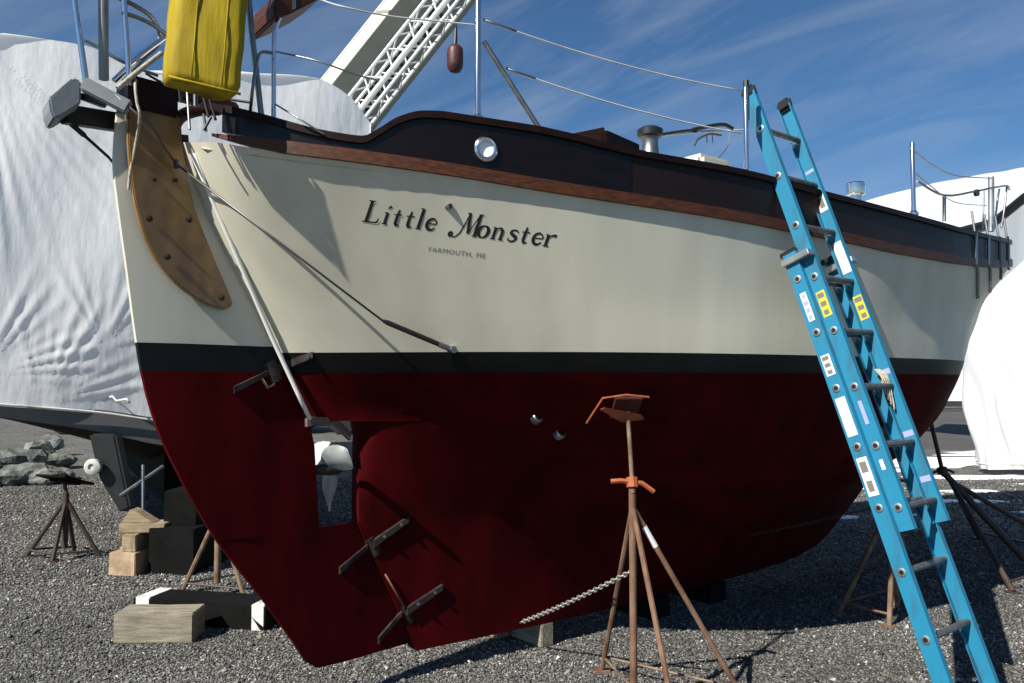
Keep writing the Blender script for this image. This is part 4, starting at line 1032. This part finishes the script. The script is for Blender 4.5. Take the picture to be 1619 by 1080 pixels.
m = MB(); Mx = Matrix.Translation(dp) @ Matrix.Rotation(math.pi/2, 4, 'X'); m.lathe([(.072,-.03),(.075,.02),(.05,.035),(.03,.036),(.028,.02)], 20, Mx); m.build('zinc_anode', mat('zinc', (.50,.50,.46), .6, var=.3, vscale=20), pb, smooth='auto', shift=B_)
m = MB(); hem = [NC + TW*w - AX*.01 + Vector((0,0,zbot(w)+.015)) for w in ws]; m.tube(hem, .012, 6); m.build('hem_strap', M['whiteband'], pb, smooth=True, shift=B_)
m = MB(); m.tube([at_depth(x, y, 7.6) for x, y in ((153,640),(153,630),(178,627),(184,634),(200,631),(205,637))], .012, 6); m.build('tie_loop', M['label_w'], pb, smooth=True, shift=B_)

# rocks by the left edge
for i, (px, py, sz) in enumerate(((15,762,.36),(45,756,.34),(66,752,.24),(30,738,.34),(-15,750,.5),(52,736,.26),(8,726,.30),(-40,765,.5),(28,718,.24),(60,764,.18))):
    g = on_ground(px, min(768, py+12)); g.y += (768-py)*.025
    bm2 = bmesh.new(); bmesh.ops.create_icosphere(bm2, subdivisions=3, radius=sz)
    r_ = random.Random(40+i); ph = [r_.uniform(0,6) for _ in range(6)]
    for v in bm2.verts:
        c = v.co; k = 1 + .22*math.sin(c.x*5/sz*.6+ph[0])*math.sin(c.y*4/sz*.6+ph[1]) + .16*math.sin(c.z*6/sz*.6+ph[2]) + r_.uniform(-.09,.09)
        v.co = Vector((c.x*k*1.1, c.y*k*.9, c.z*k*.66))
    me = bpy.data.meshes.new('rock'); bm2.to_mesh(me); bm2.free(); me.materials.append(M['rock']); ro = bpy.data.objects.new('rock', me); C.objects.link(ro)
    ro.location = (g.x, g.y, sz*.30 + max(0, (740-py))*.010); ro.rotation_euler = (0,0,r_.uniform(0,6)); tag(ro, 'rough grey granite rock in the pile behind the black jack stand', 'rock', 'rocks in the pile')

# ================================================================== mobile crane behind
YC = 26.0; ca = Vector((.611,0,.792)); e1 = Vector((.792,0,-.611)); ph_ = math.radians(36)
f1_ = (-e1)*math.cos(ph_) + Vector((0,-1,0))*math.sin(ph_); f2_ = Vector((0,-1,0))*math.cos(ph_) + e1*math.sin(ph_)
edge = at_depth(500,140,YC)                           # a point on the left silhouette edge of the boom
L1, L2 = 1.95, 1.35
ctr = edge - f1_*L1/2 + f2_*L2/2*0 - f2_*(-L2/2)      # centre line of the box section
piv = ctr - ca*((ctr.z-3.0)/ca.z); cb = Vector((piv.x, piv.y, 0))
cr_o = thing('mobile_crane', 'cream telescopic crane boom with white lattice jib rising behind the sailboat', 'crane', cb)
def boxbar(p, q, a, b, la, lb, name, m_, parent, bevel=0): 
    m = MB(); m.prism([p + a*la/2 + b*lb/2, p - a*la/2 + b*lb/2, p - a*la/2 - b*lb/2, p + a*la/2 - b*lb/2], q-p); return m.build(name, m_, parent, bevel=bevel, shift=cb)
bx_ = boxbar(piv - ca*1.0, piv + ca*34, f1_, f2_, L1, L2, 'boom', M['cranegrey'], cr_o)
o_ = boxbar(piv - ca*1.0 + f1_*(L1/2+.012), piv + ca*34 + f1_*(L1/2+.012), f1_, f2_, .02, L2*.98, 'boom_lit_face', M['cranewhite'], bx_)  # cream laid on the sunlit face only, against the shade-grey box
boxbar(piv - ca*.9 + f1_*(L1/2+.03) + f2_*(-L2/2-.02), piv + ca*34 + f1_*(L1/2+.03) - f2_*(L2/2+.02), f1_, f2_, .07, .10, 'boom_edge_rail', M['cranelat'], bx_)
for k in range(1, 10):
    u = 3.2*k; boxbar(piv + ca*u + f1_*(L1/2+.03), piv + ca*(u+.12) + f1_*(L1/2+.03), f1_, f2_, .03, L2*1.0, 'boom_collar', M['cranegrey'], bx_)
u0 = (edge - piv).dot(ca)
for k in range(7):                                    # dark lettering blocks, too blurred to read in the photo
    u = u0 + .55 + .62*k; c = piv + ca*u + f2_*(L2/2+.004) - f1_*(L1*.10)
    m = MB(); a_, b_ = ca, f1_
    for (x0, x1, y0, y1) in (((-.20,-.06,-.2,.2),(.05,.2,-.2,.2),(-.06,.05,-.04,.06)) if k % 2 else ((-.2,.2,.08,.2),(-.2,-.05,-.2,.08),(-.05,.18,-.2,-.08))):
        m.prism([c + a_*x0 + b_*y0, c + a_*x1 + b_*y0, c + a_*x1 + b_*y1, c + a_*x0 + b_*y1], f2_*.006)
    m.build('boom_mark', M['black'], bx_, shift=cb)
jc = piv + e1*1.05 + Vector((0,-1.75,0)); JW = .80
ch_ = [jc + e1*(x*JW/2) + Vector((0,y*JW/2,0)) for x, y in ((-1,-1),(1,-1),(1,1),(-1,1))]
for c in ch_:
    m = MB(); m.tube([c + ca*2.5, c + ca*30], .055, 8); m.build('jib_chord', M['cranelat'], cr_o, smooth='auto', shift=cb)
for fi in range(4):
    a, b = ch_[fi], ch_[(fi+1) % 4]
    for k in range(24):
        u = 2.8 + 1.1*k; m = MB(); m.tube([a + ca*u, b + ca*(u+.55)], .030, 6); m.tube([b + ca*(u+.55), a + ca*(u+1.1)], .030, 6); m.build('jib_brace', M['cranelat'], cr_o, smooth='auto', shift=cb)
m = MB(); m.tube([jc + e1*.15 + Vector((0,-.45,0)) + ca*2.5, jc + e1*.15 + Vector((0,-.45,0)) + ca*30], .09, 8); m.build('jib_stay', M['cranelat'], cr_o, shift=cb)
# carrier (hidden behind the wrapped boat from here)
m = MB(); m.box(cb + Vector((2.0,0,1.35)), (11.0,2.5,.7)); m.build('carrier', M['cranewhite'], cr_o, bevel=.05, shift=cb)
m = MB(); m.prism([cb + Vector(p) for p in ((6.0,-1.2,1.72),(7.6,-1.2,1.72),(7.5,-1.2,2.4),(7.1,-1.2,3.1),(6.0,-1.2,3.1))], (0,2.4,0)); m.build('cab', M['cranewhite'], cr_o, bevel=.05, shift=cb)
m = MB(); m.box(cb + Vector((-1.0,0,2.45)), (4.2,2.3,1.45)); m.build('turret', M['cranewhite'], cr_o, bevel=.08, shift=cb)
for x in (-2.4,-.9,4.4,6.2):
    for y in (-1.15,1.15):
        m = MB(); Mx = Matrix.Translation(cb + Vector((x,y,.55))) @ Matrix.Rotation(math.pi/2, 4, 'X'); m.lathe([(.3,-.19),(.52,-.19),(.55,-.14),(.55,.14),(.52,.19),(.3,.19)], 24, Mx); m.build('wheel', M['black'], cr_o, smooth='auto', shift=cb)
# hook ball hanging from the crane
hb_ = at_depth(719.5,92,30.0); hk = thing('hook_ball', 'dark red crane hook ball hanging on a cable in the sky', 'hook ball', hb_)
m = MB(); m.lathe([(.05,-.56),(.20,-.52),(.29,-.40),(.315,-.25),(.315,.22),(.29,.38),(.20,.48),(.06,.52)], 24); m.build('ball', M['hookred'], hk, smooth='auto')
m = MB(); m.tube([(0,0,.5),(.02,0,.8),(.03,0,1.3)], [.08,.07,.045], 8); m.build('socket', M['black'], hk, smooth='auto')
m = MB(); m.tube([(.03,0,1.3),(.10,0,18)], .022, 6); m.build('cable', M['wire'], hk)

# ================================================================== wrapped boats and building on the right
def wrapped_blob(label, c, ux, a, b, zb, ze, zt):
    c = Vector((c[0], c[1], 0)); ux = Vector((ux[0], ux[1], 0)).normalized(); uy = Vector((-ux.y, ux.x, 0)); o = thing('wrapped_boat', label, 'boat', c)
    m = MB(); rows = []; K = 150
    prof = [(k/26, zb + (ze-zb)*k/26) for k in range(27)]
    for f, z in prof:
        q = .90 + .10*f**.8; row = []
        for k in range(K):
            t = 2*math.pi*k/K; ct, st = math.cos(t), math.sin(t); n_ = 9.0; r_ = (abs(ct)**n_ + abs(st)**n_)**(-1/n_)
            fold = .030*(1-f)**1.5*math.sin(34*t + 3*f)*(.5+.5*math.sin(5*t+1)) + .03*abs(math.sin(9*t+5*f))**4*(1-f) + .012*math.sin(15*t-6*f)
            row.append(c + ux*(a*ct*r_*(q+fold)) + uy*(b*st*r_*(q+fold*1.6)) + Vector((0,0,z + .03*math.sin(7*t)*(1-f))))
        rows.append(row)
    for k2 in range(1, 15):
        f = k2/14; q = 1 - f*.97; row = []
        for k in range(K):
            t = 2*math.pi*k/K; ct, st = math.cos(t), math.sin(t); n_ = 9.0 - 5*f; r_ = (abs(ct)**n_ + abs(st)**n_)**(-1/n_)
            row.append(c + ux*(a*ct*r_*(1-(1-q)*.5)) + uy*(b*st*r_*q) + Vector((0,0,ze + (zt-ze)*(1-(1-f)**1.12) + .02*math.sin(12*t)*f*(1-f))))
        rows.append(row)
    m.grid(rows, closev=True); m.f.append(tuple(range((len(rows)-1)*K, len(rows)*K)))
    m.build('wrap', M['wrap2'], o, smooth=True, shift=c, fix=False)
    m = MB(); m.tube([p + Vector((0,0,-.01)) for p in rows[1]] + [rows[1][0]], .014, 5, cap=False); m.build('hem_strap', M['whiteband'], o, smooth=True, shift=c)
    m = MB(); m.prism([c + ux*x + uy*y + Vector((0,0,.02)) for x, y in ((-1.8,-.2),(1.8,-.2),(1.8,.2),(-1.8,.2))], (0,0,.5)); m.build('keel', M['bottomblack'], o, shift=c)
    return o
nl = at_depth(1532,600,13.2)
wrapped_blob('white shrink-wrapped small boat standing on the snow past the bow', (nl.x+3.68, nl.y+1.35), (.90,.44), 2.9, 1.5, .13, 2.78, 4.6)
# big far yacht: wrap above a grey hull with a black rail
def far_yacht():
    P = lambda px, py, Y: at_depth(px, py, Y)
    st = [(1352,322,372,23.0),(1440,298,372,21.0),(1500,285,370,20.0),(1570,273,352,18.6),(1619,265,312,17.6),(1700,250,262,16.4),(1800,232,230,15.4)]
    b0 = P(1600,600,19); b0.z = 0
    o = thing('wrapped_yacht', 'large shrink-wrapped yacht with grey hull and black rail far beyond the bow', 'boat', b0)
    back = Vector((.96,.28,0))*4.2; up = []; m = MB(); m2 = MB(); m3 = MB(); rows = []; rows2 = []; rail_ = []
    for i in range(49):
        q = i/48*(len(st)-1); k = min(int(q), len(st)-2); f = q-k; s_ = [st[k][j]+(st[k+1][j]-st[k][j])*f for j in range(4)]
        t_ = P(s_[0], s_[1], s_[3]+1.6); e_ = P(s_[0], s_[2], s_[3]); z2 = e_.z; row = []
        for j in range(15):
            v = j/14; p = e_.lerp(t_, v); p.z += .06*math.sin(math.pi*v)+.010*math.sin(i*.7+5*v); row.append(p)
        bk = Vector((e_.x, e_.y, e_.z)) + back
        for j in range(1, 9): row.append(t_.lerp(bk, j/8))
        rows.append(row); rail_.append(e_ + Vector((0,-.05,0)))
        bt = Vector((e_.x, e_.y, e_.z - 1.5 if s_[0] < 1600 else 1.2)) + Vector((-.12,.5,0)); md = e_.lerp(bt, .5) + Vector((0,.1,0)); rows2.append([e_ + Vector((0,.02,0)), md, bt, bt + back*.8, bk])
    m.grid(rows); m.build('wrap', M['wrap2'], o, smooth=True, shift=b0, fix=False)
    m2.grid(rows2); m2.build('hull', mat('yacht_grey_hull', (.32,.35,.38), .45), o, smooth=True, shift=b0)
    m3.tube(rail_, .10, 8); m3.build('rub_rail', M['black'], o, shift=b0)
    m4 = MB(); m4.box(b0 + Vector((5.5,1.2,.5)), (6,.5,1.0)); m4.build('keel', M['bottomblack'], o, shift=b0)
far_yacht()
bl = thing('boatyard_shed', 'white sided shed across the road beyond the bow', 'building', (33,53,0))
m = MB(); m.prism([(24,50,.35),(44,50,.35),(44,50,4.2),(24,50,4.2)], (0,9,0)); m.build('wall', M['building'], bl, shift=Vector((33,53,0)))
m = MB(); m.prism([(23.7,50.03,.0),(44.3,50.03,.0),(44.3,50.03,.36),(23.7,50.03,.36)], (0,8.9,0)); m.build('foundation', M['foundation'], bl, shift=Vector((33,53,0)))
m = MB(); m.prism([(23.5,49.6,4.15),(23.5,54.5,6.2),(23.5,59.4,4.15)], (21,0,0)); m.build('roof', M['roofgrey'], bl, shift=Vector((33,53,0)))
# low wooded ridge at the horizon
m = MB(); rows = []
for i in range(121):
    x = -420 + 7*i; h = 7 + 2.5*math.sin(i*.31) + 1.6*math.sin(i*1.13+1) + rnd.uniform(-.8,.8); rows.append([(x,330,0),(x,332,h*.7),(x+1,338,h),(x,380,h*1.2)])
m.grid(rows); structure(m.build('hills', mat('wooded_hill', (.035,.045,.03), .9, var=.5, vscale=.2), smooth=False))
